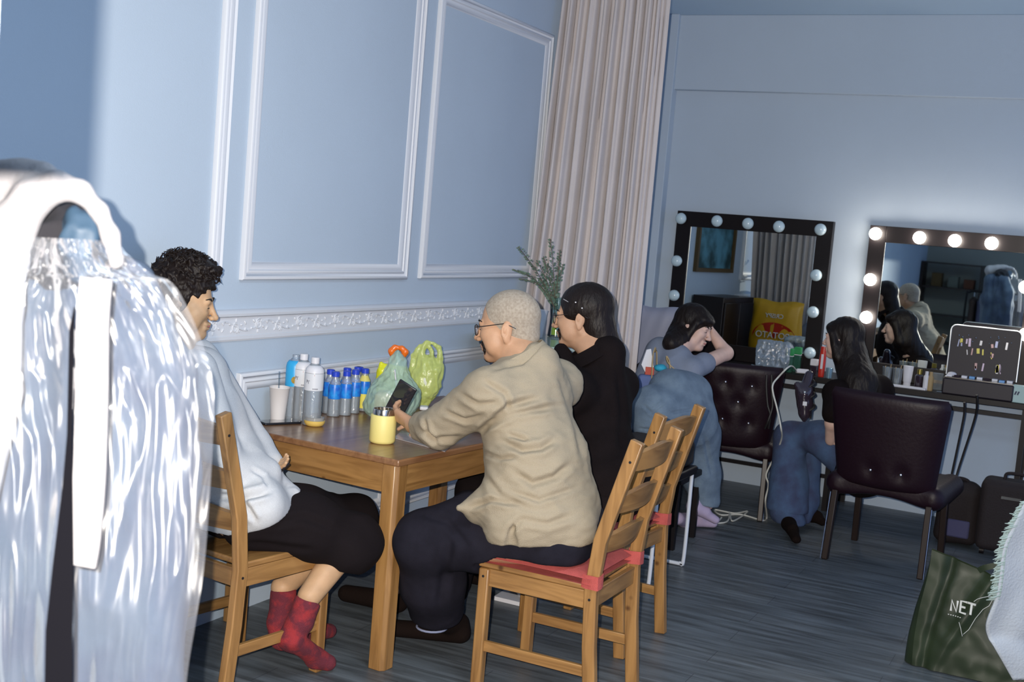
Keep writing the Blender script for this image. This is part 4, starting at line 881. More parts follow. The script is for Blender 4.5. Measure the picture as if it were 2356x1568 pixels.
t = bottle('small blue-capped bottle with yellow and blue label, rightmost of the cluster', x, y, .180, .0235, 'small', 'small blue-capped water bottles', rv, M_bluecap)
MB().lathe([(.0246, .015), (.0246, .075)], n=24).build('yellow_label', mat('yellow_label', (.70, .62, .10), .4), t); MB().lathe([(.0243, .128), (.018, .142), (.013, .152)], n=24).build('yellow_neck', mat('yellow_neck', (.62, .55, .15), .4), t)
# paper cup with straw
cx_, cy_ = tclamp(*tpos(612, 962), .03); t = thing('paper_cup', 'white paper cup with a clear straw at the left end of the table', 'cup', (cx_, cy_, TZ))
MB().lathe([(.027, 0), (.0275, .004), (.031, .05), (.0385, .128), (.0405, .130), (.0395, .133), (.0375, .130), (.030, .05), (.026, .006), (0, .006)], n=32).build('cup', mat('paper_white', (.60, .57, .56), .7), t, smooth=50)
MB().tube([(0, 0, .02), (.008, .012, .19)], .003, 8).build('straw', clear_mat('clear_straw', fac=.15), t)
# phone lying on the table
x, y = tclamp(*tpos(637, 972), .05); t = thing('phone', 'black phone lying on the table in front of the paper cup', 'phone', (x, y-.01, TZ), radians(-24))
MB().bb((-.078, -.037, 0), (.078, .037, .0085)).build('case', mat('phone_black', (.012, .012, .016), .3), t, bevel=.004, seg=3); MB().bb((-.074, -.033, .0086), (.074, .033, .0092)).build('screen', mat('phone_glass', (.02, .022, .03), .04, spec=1, coat=1), t)
# yellow tumbler and its small cup
M_yel = mat('butter_yellow', (.72, .62, .22), .45, bump=.15, bscale=600); M_steel = mat('steel', (.62, .60, .58), .16, metal=1)
x, y = tpos(884, 1019); t = thing('tumbler', 'open butter-yellow tumbler with steel rim at the table corner', 'tumbler', (x, y+.01, TZ))
MB().lathe([(.036, 0), (.044, .004), (.0475, .012), (.0475, .102), (.046, .1045), (.040, .105)], n=40).build('sleeve', M_yel, t, smooth=50)
MB().lathe([(.0405, .100), (.0405, .124), (.0395, .126), (.0375, .125), (.0365, .10), (.036, .02), (0, .018)], n=40).build('steel_liner', M_steel, t, smooth=50)
x, y = tpos(718, 978); t = thing('cup_lid', 'small yellow and clear cup lid standing before the white-capped bottles', 'lid', (x, y-.01, TZ))
MB().lathe([(.026, 0), (.034, .004), (.0395, .014), (.0400, .022), (.036, .0225)], n=36).build('base', mat('amber_yellow', (.66, .46, .12), .35), t, smooth=50)
MB().lathe([(.0365, .022), (.0365, .034), (.033, .035), (.033, .024)], n=36).build('clear_rim', mat('smoke_clear', (.35, .35, .34), .15, alpha=.7), t, smooth=50)
# bags
def bag_mat(name, c, a): return mat(name, c, .28, spec=.7, alpha=a, bump=1.6, bscale=28, coat=.4, bdetail=4)
M_gbag = bag_mat('mint_bag', (.42, .60, .50), .55); M_lbag = bag_mat('lime_bag', (.58, .66, .17), .65)
def crinkle(o_name, S, m, par, a=.006, sc=(34, 34, 16), sd=0):
    V, F = S.mesh(1); N_ = normals(V, F); V = V+N_*((np.abs(vnoise(V, sc, sd))*-2.2+.6)*a+.5*a*vnoise(V, (90, 90, 50), sd))[:, None]
    return link_mesh(o_name, V, F, m, par, smooth=180, world_coords=True)
gx, gy = tclamp(*tpos(903, 962), .09); g0 = V3(gx, gy, TZ); rz_ = V3(RGT[0], RGT[1], 0); rz_ /= np.linalg.norm(rz_); fz_ = V3(FWD[0], FWD[1], 0)/np.linalg.norm(FWD[:2])
t = thing('plastic_bag', 'translucent mint-green plastic bag of food behind the tumbler', 'bag', (gx, gy, TZ))
S = Sdf(.005, .04); S.ell(g0+V3(0, 0, .085), (.125, .10, .085)); S.ell(g0+V3(0, 0, .045)-rz_*.03, (.10, .085, .045)); S.cap(g0+V3(0, 0, .12), .085, g0+rz_*.005+V3(0, 0, .225), .030); S.cap(g0+rz_*.0+V3(0, 0, .20), .03, g0+rz_*.0+V3(0, 0, .262), .016)
S.clip(g0+V3(0, 0, .004), V3(0, 0, -1)); crinkle('bag', S, M_gbag, t, .006, sd=2)
S = Sdf(.006, .02); S.box(g0+V3(0, 0, .07)-rz_*.03, (.055, .045, .04), .02, rot('z', .4)); solid('food_box', S, mat('box_tan', (.55, .42, .28), .7), t)
S = Sdf(.005, .01); S.box(g0+rz_*.005+V3(0, 0, .175)-fz_*.045, (.022, .003, .036), .002, rot('x', -.2)@rot('z', .5)); solid('receipt', S, M_white, t)
t = thing('orange_knot', 'translucent orange plastic handle sticking up out of the green bag', 'handle', tuple(g0+V3(0, 0, .24)))
S = Sdf(.003, .012); o = g0+V3(0, 0, .27)+fz_*.055; S.chain([(o-rz_*.018-V3(0, 0, .045), .009), (o-rz_*.028, .014), (o-rz_*.018+V3(0, 0, .016), .010), (o+rz_*.012+V3(0, 0, .015), .010), (o+rz_*.026+V3(0, 0, .0), .013), (o+rz_*.018-V3(0, 0, .03), .008)], k=.01); solid('loop', S, mat('orange_plastic', (.80, .16, .01), .25, alpha=.9, coat=.5), t, amp2=.002)
lx, ly = tclamp(*tpos(972, 938), .06); l0 = V3(lx, ly, TZ); t = thing('plastic_bag', 'lime-yellow carrier bag with tied loop handles, right of the green bag', 'bag', (lx, ly, TZ))
S = Sdf(.004, .020); S.chain([(l0+V3(0, 0, .03), .030), (l0+V3(0, 0, .10), .066), (l0+V3(0, 0, .17)+rz_*.01, .060), (l0+V3(0, 0, .195), .028)], sq=(fz_, .7))
for a, b, c in ((-.055, -.03, .005), (.062, .050, .018)): S.chain([(l0+rz_*a*.9+V3(0, 0, .15), .022), (l0+rz_*a*1.0+V3(0, 0, .225), .013), (l0+rz_*b+V3(0, 0, .27), .009), (l0+rz_*c+V3(0, 0, .29), .008)], k=.008, sq=(fz_, .8))
S.chain([(l0+rz_*.000+V3(0, 0, .285), .008), (l0+rz_*.022+V3(0, 0, .25), .008), (l0+rz_*.030+V3(0, 0, .20), .010)], k=.006); S.chain([(l0-rz_*.006+V3(0, 0, .288), .009), (l0-rz_*.020+V3(0, 0, .24), .014), (l0-rz_*.026+V3(0, 0, .19), .02)], k=.008)
S.clip(l0+V3(0, 0, .004), V3(0, 0, -1)); crinkle('bag', S, M_lbag, t, .005, sd=7)
S = Sdf(.006, .02); S.ell(l0+V3(.0, 0, .12)-fz_*.012+rz_*.012, (.04, .034, .05)); solid('wrapped_food', S, mat('pale_wrap', (.66, .68, .55), .5, bump=.6, bscale=60), t)
bx_, by_ = tclamp(*tpos(868, 925), .05); b0 = V3(bx_, by_, TZ); t = thing('snack_bag', 'bright yellow snack bag behind the green plastic bag', 'bag', (bx_, by_, TZ))
S = Sdf(.005, .02); S.box(b0+V3(0, 0, .085)-rz_*.02, (.07, .022, .082), .02, rot('z', radians(-60))); S.cap(b0-rz_*.075+V3(0, 0, .178), .008, b0+rz_*.03+V3(0, 0, .160), .010, k=.02); S.clip(b0+V3(0, 0, .004), V3(0, 0, -1))
crinkle('pouch', S, mat('bright_yellow', (.70, .72, .02), .25, coat=.4), t, .004, sd=4)
# papers and tissue
q = [atz(px_, py_, TZ) for px_, py_ in ((905, 1008), (925, 992), (1035, 1030), (1024, 1040))]
t = MB().prism([(p[0], p[1]) for p in q], TZ+.0008, TZ+.004).build('magazine', mat('grey_cover', (.40, .38, .40), .25, coat=.4, var=.3, vscale=12), None); tag(t, 'flat grey magazine under the bald man\'s forearm', 'magazine')
p = atz(975, 944, TZ); S = Sdf(.004, .01); S.box(V3(p[0], p[1], TZ+.012), (.028, .018, .009), .004, rot('z', .5)); t = solid('tissue', S, M_white, None, amp2=.003); t.location = (0, 0, 0); tag(t, 'crumpled white tissue beside the lime bag', 'tissue')
# phones in hands
def held_phone(label, c, n_, up_, sc=1):
    x_, y_, d_ = frame_from(n_, up_); Mx = np.stack([x_, y_, d_], 1); t = thing('phone', label, 'phone', tuple(c))
    mb = MB(); mb.box(c, (.074*sc, .152*sc, .009), Mx); mb.build('case', MATS['phone_black'], t, bevel=.004, seg=3, world_coords=True)
    mb = MB(); mb.box(c+d_*.0048, (.068*sc, .146*sc, .0008), Mx); mb.build('screen', MATS['phone_glass'], t, world_coords=True)
held_phone('black phone held up in the bald man\'s hand', P(922, 918, 4.44), -FWD*.75-UPV*.35-RGT*.3, UPV*.85+RGT*.55)
held_phone('black phone half hidden in the hands of the man in grey', P(642, 1082, 4.02), -RGT*.4+UPV*.8-FWD*.2, RGT*.5+FWD*.8, .55)
# ------------------------------------------------------------------ curtain, plant stand, bags, cables, hanging coat
def lerp(a, b, t): return a+(b-a)*t
M_curt = mat('cream_velvet', (.56, .51, .50), .85, bump=.35, bscale=60, var=.06, vscale=6, sheen=.2)
ctrl = [(3.0, 6.14, 2.85), (2.8, 6.13, 2.84), (1.6, 6.0, 2.825), (.8, 5.90, 2.82), (.04, 5.86, 2.82)]
def curtain(u, v):
    z = 3.0-2.96*v
    for (za, xa, ya), (zb, xb, yb) in zip(ctrl[:-1], ctrl[1:]):
        if zb <= z <= za+1e-6: t = (za-z)/(za-zb); xl, yl = lerp(xa, xb, t), lerp(ya, yb, t); break
    xr, yr = 6.20, 2.25; uu = u; x = lerp(xl, xr, uu); y = lerp(yl, yr, uu)
    w = .010+.022*min(1, v*2+.4)
    ph = 2*pi*(10.5*u+.35*sin(5*u+1)); f = sin(ph)*w*(1-.55*(u > .80)*(1-abs(u-.9)*3))+.010*sin(2.3*ph+1+2*v)+.006*sin(23*u+9*v)
    f += .006*noise.noise(Vector((u*9, v*9, 3)))
    if u > .9: f = lerp(f, .004, (u-.9)/.1)
    n_ = (-.92, -.38); return (x+n_[0]*f-.04, y+n_[1]*f*.4, z)
t = MB().grid(curtain, 220, 60, thick=.003).build('curtain', M_curt, None, smooth=180); tag(t, 'floor-length cream velvet curtain hanging in folds between table and mirrors', 'curtain')
MB().tube([(6.17, 2.85, 3.02), (6.17, 2.10, 3.02)], .012, 10).build('curtain_rail', M_trim, None, smooth=60); r_ = bpy.data.objects['curtain_rail']; tag(r_, 'white rail at the ceiling carrying the cream curtain', 'rail')
# tall white stand with glass top, pot and vase
t = thing('plant_stand', 'tall white stand with a glass top behind the two seated men', 'stand', (5.50, 2.52, 0))
MB().lathe([(.21, 0), (.21, .03), (.16, .04), (.15, .10), (.15, .95), (.20, .985), (.20, 1.0)], n=32).build('pedestal', mat('stand_white', (.52, .60, .70), .5), t, smooth=40)
MB().lathe([(.0, 1.0005), (.35, 1.0005), (.355, 1.008), (.35, 1.018), (0, 1.018)], n=48).build('glass_top', mat('glass_top', (.45, .55, .50), .08, spec=.8, alpha=.8), t, smooth=40)
pz = 1.019
p = aty(1250, 750, 2.56); t = thing('plant_pot', 'white plant pot on the glass-topped stand, behind the bald head', 'pot', (5.55, 2.60, pz))
MB().lathe([(.045, 0), (.05, .004), (.066, .135), (.070, .140), (.066, .142), (.060, .130), (.045, .01), (0, .01)], n=32).build('pot', M_white, t, smooth=50)
t = thing('glass_vase', 'clear vase of yellow-green water holding eucalyptus, beside the white pot', 'vase', (5.72, 2.55, pz))
MB().lathe([(.035, 0), (.042, .004), (.036, .06), (.034, .10), (.040, .16), (.052, .205), (.050, .205), (.038, .16), (.032, .10), (.034, .06), (.038, .01), (0, .009)], n=32).build('vase', clear_mat('clear_glass', (.85, .95, .93), .10, .05, .35), t, smooth=60)
MB().lathe([(.0, .011), (.037, .012), (.033, .06), (.031, .10), (0, .101)], n=24).build('water', mat('yellow_water', (.62, .68, .05), .1, alpha=.8), t, smooth=60)
t = thing('eucalyptus', 'dark green eucalyptus sprigs fanning out above the vase', 'plant', (5.68, 2.56, pz+.01))
base = V3(5.70, 2.555, pz+.14); rr = np.random.RandomState(5); M_leaf = mat('eucalyptus_leaf', (.075, .13, .085), .6, col2=(.13, .19, .14), vscale=40); M_stem = mat('leaf_stem', (.16, .12, .08), .7)
for k_, (px_, py_) in enumerate(((1192, 567), (1266, 549), (1288, 574), (1295, 607), (1181, 619), (1197, 641), (1284, 634), (1250, 590), (1235, 600), (1262, 610), (1240, 640))):
    tip = aty(px_, py_, 2.52+.012*k_); mid = base*.5+tip*.5+V3(0, 0, .03 if px_ > 1210 or py_ < 600 else .05)
    pts = bez([base-V3(0, 0, .12), base, mid, tip], 7); st = MB().tube(pts, .0016, 5).build('stem', M_stem, t, world_coords=True)
    mb = MB(); m_ = len(pts)
    for i in range(8, m_):
        for s_ in (-1, 1):
            for q_ in range(2):
                c_ = np.array(pts[i-1])*(1-q_*.5)+np.array(pts[i])*(q_*.5); d = np.array(pts[i])-np.array(pts[i-1]); d /= np.linalg.norm(d)+1e-9
                a_ = rr.uniform(0, pi); sd = (RGT*cos(a_)*s_+FWD*sin(a_)*.7); L_f = .021*(1.25-.6*i/m_); n2 = rr.normal(size=3); n2 /= np.linalg.norm(n2)
                e1 = sd*.8+d*.5; e1 /= np.linalg.norm(e1); e2 = np.cross(e1, n2); e2 /= np.linalg.norm(e2); o = c_+e1*.003
                mb.add([o, o+e1*L_f*.45+e2*L_f*.38, o+e1*L_f, o+e1*L_f*.45-e2*L_f*.38, o+e1*L_f*.5+np.cross(e1, e2)*.0015], [(0, 1, 4), (1, 2, 4), (2, 3, 4), (3, 0, 4)])
    mb.build('leaves', M_leaf, st, world_coords=True, smooth=180)
# behind the curtain: picture, dark cabinet, crisps bag (seen in the mirror)
t = thing('framed_picture', 'teal painting in thin wooden frame behind the curtain, seen in the mirror', 'picture', (6.62, YL, 1.68))
mb = MB()
for lo, hi in (((-.36, -.03, -.33), (.36, -.001, -.30)), ((-.36, -.03, .30), (.36, -.001, .33)), ((-.36, -.03, -.30), (-.33, -.001, .30)), ((.33, -.03, -.30), (.36, -.001, .30))): mb.bb(lo, hi)
mb.build('frame', mat('frame_wood', (.10, .06, .02), .5), t); MB().bb((-.329, -.012, -.299), (.329, -.002, .299)).build('canvas', mat('teal_canvas', (.10, .26, .32), .6, col2=(.02, .05, .05), vscale=4.5, contrast=(.40, .60)), t)
t = thing('cabinet', 'low dark brown cabinet in the corner behind the curtain', 'cabinet', (6.66, 2.74, 0)); MB().bb((-.30, -.12, .02), (.30, .125, 1.18)).build('carcass', M_dkwood, t, bevel=.004)
for s_ in (-1, 1):
    d_ = MB().bb((-.29 if s_ < 0 else .003, -.1365, .06), (-.003 if s_ < 0 else .29, -.1205, 1.14)).build('door', M_dkwood, t, bevel=.003); MB().ball((s_*.03, -.145, .62), .011, 10).build('knob', M_steel, d_)
t = thing('side_stool', 'black stool behind the curtain carrying the crisps bag', 'stool', (6.60, 2.33, 0)); MB().lathe([(.0, .73), (.15, .73), (.155, .745), (.15, .76), (0, .76)], n=32).build('seat', M_blk, t)
for a in range(4): MB().tube([(.14*cos(a*pi/2+.7), .14*sin(a*pi/2+.7), .73), (.20*cos(a*pi/2+.7), .20*sin(a*pi/2+.7), .0)], .011, 8).build('leg', M_blk, t)
t = thing('crisps_bag', 'yellow and red crisps bag lettered POTATO, seen reversed in the left mirror', 'bag', (6.60, 2.33, .761))
M_by = mat('crisps_yellow', (.50, .28, .01), .35); M_br = mat('crisps_red', (.38, .02, .008), .3)
def crb(u, v, s_): e = max(0, 1-(2*u-1)**4)*max(0, 1-(2*v-1)**6); return (s_*.055*e**.6+.002*sin(30*u+9*v), (u-.5)*.40*(1+.03*sin(6*v)), .002+v*.42+.008*sin(9*u))
mb = MB(); mb.grid(lambda u, v: crb(u, v, 1), 24, 24); b = mb.build('pouch', M_by, t, smooth=180); MB().grid(lambda u, v: crb(1-u, v, -1), 24, 24).build('foil_back', mat('foil_lilac', (.26, .28, .38), .4), t, smooth=180)
mb = MB(); mb.lathe([(0, 0), (.17, 0), (.17, .001)], (0, 0, 0), 32, rot('y', pi/2), sy=1.0); v_ = [(crb(y/.40+.5, (z+.13)/.40, 1)[0]+.002, y, z*.66+.15) for x, y, z in mb.v]; link_mesh('red_oval', v_, mb.f, M_br, b)
for s_, z_, tx in ((.066, .165, 'POTATO'), (.045, .31, 'CRISPY'), (.045, .095, 'OG')):
    text_mesh('lettering', tx, s_, M_white, b, Matrix.Translation((.066 if z_ < .2 else .062, 0, z_)) @ Matrix.Rotation(pi/2, 4, 'Z') @ Matrix.Rotation(pi/2, 4, 'X'), .002)
# tote bag on the corner of the floor stool by the denim woman
t = thing('tote_bag', 'blue tote bag with tan handles, stuffed full, behind the denim woman', 'bag', tuple(P(1505, 900, 6.36)))
c_ = P(1504, 930, 6.36); c_[2] = .62; S = Sdf(.006, .02); S.box(c_, (.095, .035, .238), .02, rot('z', radians(-64))); solid('tote', S, mat('tote_blue', (.10, .14, .30), .8), t)
M_tan = mat('tan_strap', (.36, .26, .13), .7)
MB().path(bez([P(1498, 885, 6.32), P(1500, 850, 6.32), P(1503, 812, 6.34), P(1510, 806, 6.36), P(1511, 840, 6.36)], 5), .028, .005, up=RGT).build('handle', M_tan, t, world_coords=True)
MB().path(bez([P(1526, 880, 6.30), P(1540, 868, 6.30), P(1540, 835, 6.31), P(1533, 820, 6.32), P(1537, 835, 6.31), P(1556, 852, 6.31)], 5), .028, .005, up=RGT).build('handle', M_tan, t, world_coords=True)
t = thing('carton', 'white and red carton sticking out of the tote bag', 'carton', tuple(P(1490, 850, 6.36))); q = [P(1475, 838, 6.36), P(1487, 804, 6.36), P(1497, 802, 6.36), P(1503, 845, 6.36), P(1483, 855, 6.36)]
mb = MB(); mb.add([p_-FWD*.02 for p_ in q]+[p_+FWD*.02 for p_ in q], [(0, 1, 2, 3, 4), (9, 8, 7, 6, 5)]+[(i, 5+i, 5+(i+1) % 5, (i+1) % 5) for i in range(5)]); mb.build('carton_top', M_white, t, world_coords=True)
mb = MB(); mb.box(P(1494, 852, 6.35), (.045, .04, .04), rot('z', radians(-64))); mb.build('red_base', mat('carton_red', (.45, .05, .02), .5), t, world_coords=True)
S = Sdf(.005, .01); S.ell(P(1519, 846, 6.33), (.038, .035, .022)); o = solid('cloth_bundle', S, mat('turquoise', (.03, .34, .50), .7, bump=.6, bscale=80), None, amp2=.004); tag(o, 'turquoise bundle on top of the blue tote bag', 'cloth')
t = thing('bench', 'low black bench under the denim woman and the tote bag', 'bench', (6.0, 2.06, 0)); MB().bb((-.20, -.24, .345), (.20, .24, .38)).build('seat', M_blk, t, bevel=.006)
for a_ in (-1, 1):
    for b2 in (-1, 1): MB().bb((a_*.17-.015, b2*.21-.015, 0), (a_*.17+.015, b2*.21+.015, .3445)).build('leg', M_blk, t)
q1 = P(1466, 905, 6.72); t = thing('black_backpack', 'black backpack squeezed between the tote bag and the curtain', 'bag', tuple(q1)); S = Sdf(.008, .04); S.box(q1, (.06, .07, .15), .04); S.cap(q1+V3(0, 0, .12), .04, P(1474, 838, 6.72), .015, k=.04); solid('pack', S, mat('pack_black', (.012, .009, .010), .85), t, amp=.005)
# white sled-base chair
M_wmet = mat('white_metal', (.55, .58, .64), .4); t = thing('metal_chair', 'white tube-framed chair with black seat behind the wooden chairs', 'chair', (5.33, 1.95, 0))
for x_ in (5.08, 5.57):
    MB().tube(bez([(x_, 1.70, .46), (x_, 1.70, .05), (x_, 1.715, .015), (x_, 1.75, .011), (x_, 2.25, .011)], 6), .0095, 10).build('side_frame', M_wmet, t, world_coords=True, smooth=60)
    MB().tube([(x_, 2.25, .011), (x_, 2.22, .46)], .0095, 10).build('leg', M_wmet, t, world_coords=True, smooth=60)
MB().bb((5.06, 1.68, .46), (5.59, 2.24, .50)).build('seat', M_blk, t, world_coords=True, bevel=.008)
t = thing('black_bag', 'black box bag on the white metal chair', 'bag', (5.45, 1.86, .501)); MB().bb((5.34, 1.70, .503), (5.585, 2.02, .62)).build('bag', mat('black_cloth', (.012, .008, .008), .9), t, world_coords=True, bevel=.02, seg=3)
# little white box under the table
t = thing('paper_box', 'folded white paper box on the floor beyond the nearest chair', 'box', (4.56, 2.10, 0)); MB().prism([(-.09, -.07), (.10, -.06), (.10, .08), (-.09, .07)], 0.001, .018).build('tray', M_white, t); MB().prism([(-.05, -.05), (.09, -.05), (.05, .06)], .0185, .05).build('flap', M_white, t)
# -------- on the dressing tables
def vp(px_, x_): return float(atx(px_, 850, x_)[1])
def vthing(name, label, cat, px_, x_, group=None): return thing(name, label, cat, (x_, vp(px_, x_), zt+.0005), 0, group)
M_clr = clear_mat('clear_wrap', (.75, .82, .9), .10, .12, .4, body=.30, bcol=(.45, .55, .66), bump=2.5, bscale=45)
t = vthing('plastic_pack', 'crumpled clear plastic packet in front of the left mirror', 'packet', 1777, 7.47); o = np.array(t.location); S = Sdf(.006, .02); S.box(o+V3(0, 0, .115), (.05, .105, .065), .02, rot('y', .2)); S.box(o+V3(0, 0, .05), (.06, .10, .03), .015); crinkle('packet', S, M_clr, t, .008, sd=3)
t = vthing('makeup_pile', 'dark shiny make-up odds and ends below the clear packet', 'make-up', 1768, 7.44); rr = np.random.RandomState(2)
M_gloss = mat('gloss_dark', (.03, .02, .03), .1, coat=1)
for i in range(5): MB().box((rr.uniform(-.02, .02), -.09+i*.045, .012), (.03, .035, .022), rot('z', rr.uniform(0, 3))).build('compact', M_gloss if i % 2 else M_steel, t, bevel=.004)
M_grn = mat('green_cap', (.01, .22, .06), .4)
for k_, (px_, x_, hh) in enumerate(((1814, 7.46, .105), (1832, 7.56, .11))):
    t = vthing('green_capped_bottle', ('front' if k_ == 0 else 'rear')+' of two small bottles with square green caps before the left mirror', 'bottle', px_, x_, 'green-capped bottles'); MB().bb((-.02, -.02, 0), (.02, .02, hh-.005)).build('body', mat('green_glass', (.03, .10, .07), .1, alpha=.8), t, bevel=.004); MB().bb((-.022, -.022, hh), (.022, .022, hh+.045)).build('cap', M_grn, t, bevel=.004)
    MB().bb((-.021, -.021, hh-.0045), (.021, .021, hh-.0005)).build('collar', M_white, t)
t = vthing('red_tube', 'upright red cosmetics tube with white lettering beside the long-haired woman', 'tube', 1890, 7.44); MB().lathe([(.016, 0), (.018, .005), (.019, .03), (.020, .10), (.017, .185)], n=20, sx=.6).build('tube', mat('tube_red', (.50, .03, .02), .3), t); MB().bb((-.0135, -.007, .05), (-.0105, .007, .14)).build('lettering', M_white, t)
t = vthing('white_jar', 'small white square jar left of the red tube', 'jar', 1872, 7.48); MB().bb((-.02, -.022, .06), (.02, .022, .10)).build('lid', M_white, t, bevel=.004); MB().bb((-.018, -.02, 0), (.018, .02, .0595)).build('body', M_gloss, t, bevel=.004)
t = vthing('blue_jar', 'little silver-blue pot right of the red tube', 'jar', 1908, 7.44); MB().lathe([(.018, 0), (.02, .03), (.021, .06), (.018, .062), (0, .062)], n=20).build('pot', mat('silver_blue', (.25, .40, .50), .2, .5), t)
t = vthing('adapter', 'white power adapter at the edge of the left dressing table', 'adapter', 1846, 7.44); MB().box((0, 0, .018), (.05, .075, .028), rot('z', .4)@rot('y', .2)).build('housing', M_white, t, bevel=.006)
o = np.array(t.location)
cord = bez([o+V3(-.02, .03, .02), P(1818, 842, 6.70), P(1790, 868, 6.68), P(1778, 885, 6.66), P(1779, 905, 6.66), P(1788, 940, 6.66), P(1797, 985, 6.62), P(1798, 1010, 6.75), P(1782, 1050, 6.9), P(1763, 1090, 6.95), P(1768, 1115, 6.95), P(1761, 1150, 6.9), atz(1764, 1190, .006), atz(1752, 1196, .005), atz(1705, 1183, .005), atz(1660, 1184, .005), atz(1645, 1172, .005), atz(1690, 1180, .008), atz(1720, 1176, .005), atz(1686, 1198, .008), atz(1678, 1178, .005), atz(1665, 1202, .005), atz(1560, 1196, .005)], 7)
MB().tube(cord, .0048, 8).build('power_cord', mat('cord_white', (.60, .60, .56), .5), None); tag(bpy.data.objects['power_cord'], 'white power cord hanging from the adapter and tangled on the floor', 'cord')
cord = bez([atz(1558, 1203, .004), atz(1600, 1207, .004), atz(1640, 1210, .004), atz(1652, 1200, .004), atz(1660, 1190, .012)], 7); MB().tube(cord, .0048, 8).build('floor_cord', MATS['cord_white'], None); tag(bpy.data.objects['floor_cord'], 'white cord looping round the pink-socked feet', 'cord')
M_cab = mat('black_cable', (.012, .010, .010), .5)
for k_, pts in enumerate(([(1764, 862, 6.72), (1763, 890, 6.72), (1766, 930, 6.72), (1772, 955, 6.72), (1768, 985, 6.75)], [(1775, 862, 6.72), (1776, 905, 6.72), (1777, 935, 6.72), (1768, 965, 6.72), (1760, 985, 6.75)], [(2247, 908, 6.6), (2248, 925, 6.62), (2242, 965, 6.7), (2205, 1080, 6.8), (2192, 1130, 6.8)], [(2219, 925, 6.62), (2218, 955, 6.65), (2205, 1020, 6.7), (2190, 1090, 6.75)])):
    nm = ['left', 'right', 'long right-hand', 'long left-hand'][k_]; o = MB().tube(bez([P(*q_) for q_ in pts], 6), .0065, 8).build('cable', M_cab, None)
    tag(o, ('%s black cable hanging under the left dressing table' if k_ < 2 else '%s black cable hanging under the right dressing table') % nm, 'cable', 'black cables')
t = thing('hair_dryer', 'black hair dryer hanging with its coiled cable under the left dressing table', 'hair dryer', tuple(P(1852, 920, 6.6)))
S = Sdf(.006, .02); S.chain([(P(1835, 885, 6.6), .02), (P(1850, 905, 6.6), .045), (P(1852, 930, 6.6), .040), (P(1851, 952, 6.6), .030), (P(1850, 966, 6.6), .012)]); S.cap(P(1862, 862, 6.62), .025, P(1855, 895, 6.6), .035); solid('housing', S, M_gloss, t, amp2=.003)
MB().box(P(1852, 928, 6.55), (.006, .022, .022)).build('tag', M_white, t, world_coords=True)
rr = np.random.RandomState(4); mb = MB(); mb.tube(bez([P(1868+7*sin(i*2.1), 872+i*9, 6.58+.02*cos(i*2.1)) for i in range(9)], 5), .007, 7); mb.build('coiled_cable', M_cab, t, world_coords=True)
MB().lathe([(.008, 0), (.009, .008), (.009, .05), (.003, .058)], tuple(P(1863, 962, 6.6)), 12).build('plug', M_cab, t, world_coords=True)
# right table
M_tumb = clear_mat('clear_cup', (.85, .92, .96), .10, .08, .35, body=.15)
for k_, px_ in enumerate((2042, 2066)):
    t = vthing('clear_cup', ('left' if k_ == 0 else 'right')+' of two clear ribbed cups before the lit mirror', 'cup', px_, 7.50, 'clear cups by the lit mirror'); MB().lathe([(.024, 0), (.026, .004), (.029, .10), (.030, .104), (.027, .10), (.024, .006), (0, .006)], n=28).build('cup', M_tumb, t, smooth=50)
    for a in range(5): MB().tube([(.008*cos(a*1.3), .012*sin(a*1.3), .008), (.016*cos(a*1.3), .020*sin(a*1.3), .10+.006*a)], .0022, 6).build('brush', M_steel if a % 2 else M_tan, t)
t = vthing('cream_tube', 'white squeeze tube standing on its cap before the lit mirror', 'tube', 2090, 7.52); MB().lathe([(.020, 0), (.021, .02), (.019, .021), (.024, .03), (.026, .06), (.030, .125)], n=24, sx=.55).build('tube', M_white, t, smooth=40)
t = vthing('dark_bottle', 'dark brown bottle with gold rim right of the white tube', 'bottle', 2117, 7.50); MB().lathe([(.022, 0), (.024, .004), (.024, .075), (.014, .085)], n=24).build('body', M_gloss, t); MB().lathe([(.015, .0855), (.015, .115), (0, .115)], n=20).build('cap', mat('gold_cap', (.30, .24, .06), .3, .8), t)
for k_, px_ in enumerate((2134, 2144)):
    t = vthing('lotion_bottle', ('pale' if k_ == 0 else 'tan')+' slim lotion bottle beside the black case', 'bottle', px_, 7.46); MB().lathe([(.016, 0), (.017, .004), (.017, .08), (.010, .09), (.010, .11), (0, .11)], n=20).build('body', M_white if k_ == 0 else M_tan, t)
t = vthing('white_tray', 'low white tray under the cups on the right dressing table', 'tray', 2085, 7.44); MB().bb((-.025, -.125, 0), (.025, .125, .012)).build('tray', M_white, t, bevel=.003)
t = vthing('perfume_bottle', 'clear square bottle with silver band against the mirror, right of the cups', 'bottle', 2160, 7.56); MB().bb((-.02, -.03, .0), (.02, .03, .10)).build('glass', M_tumb, t, bevel=.003); MB().bb((-.021, -.031, .04), (.021, .031, .06)).build('band', M_steel, t)
yc_ = vp(2258, 7.50); t = thing('makeup_case', 'open black make-up case, lid raised and filled with brushes and palettes', 'case', (7.475, yc_, zt+.0005)); yl_, yr_ = vp(2180, 7.46), vp(2345, 7.46); w = (yl_-yr_)/2
MB().bb((-.085, -w, 0), (.09, w, .095)).build('box', mat('case_black', (.016, .012, .018), .5), t, bevel=.008); MB().bb((-.083, -w+.004, .0955), (.07, w-.004, .101)).build('rim', M_steel, t)
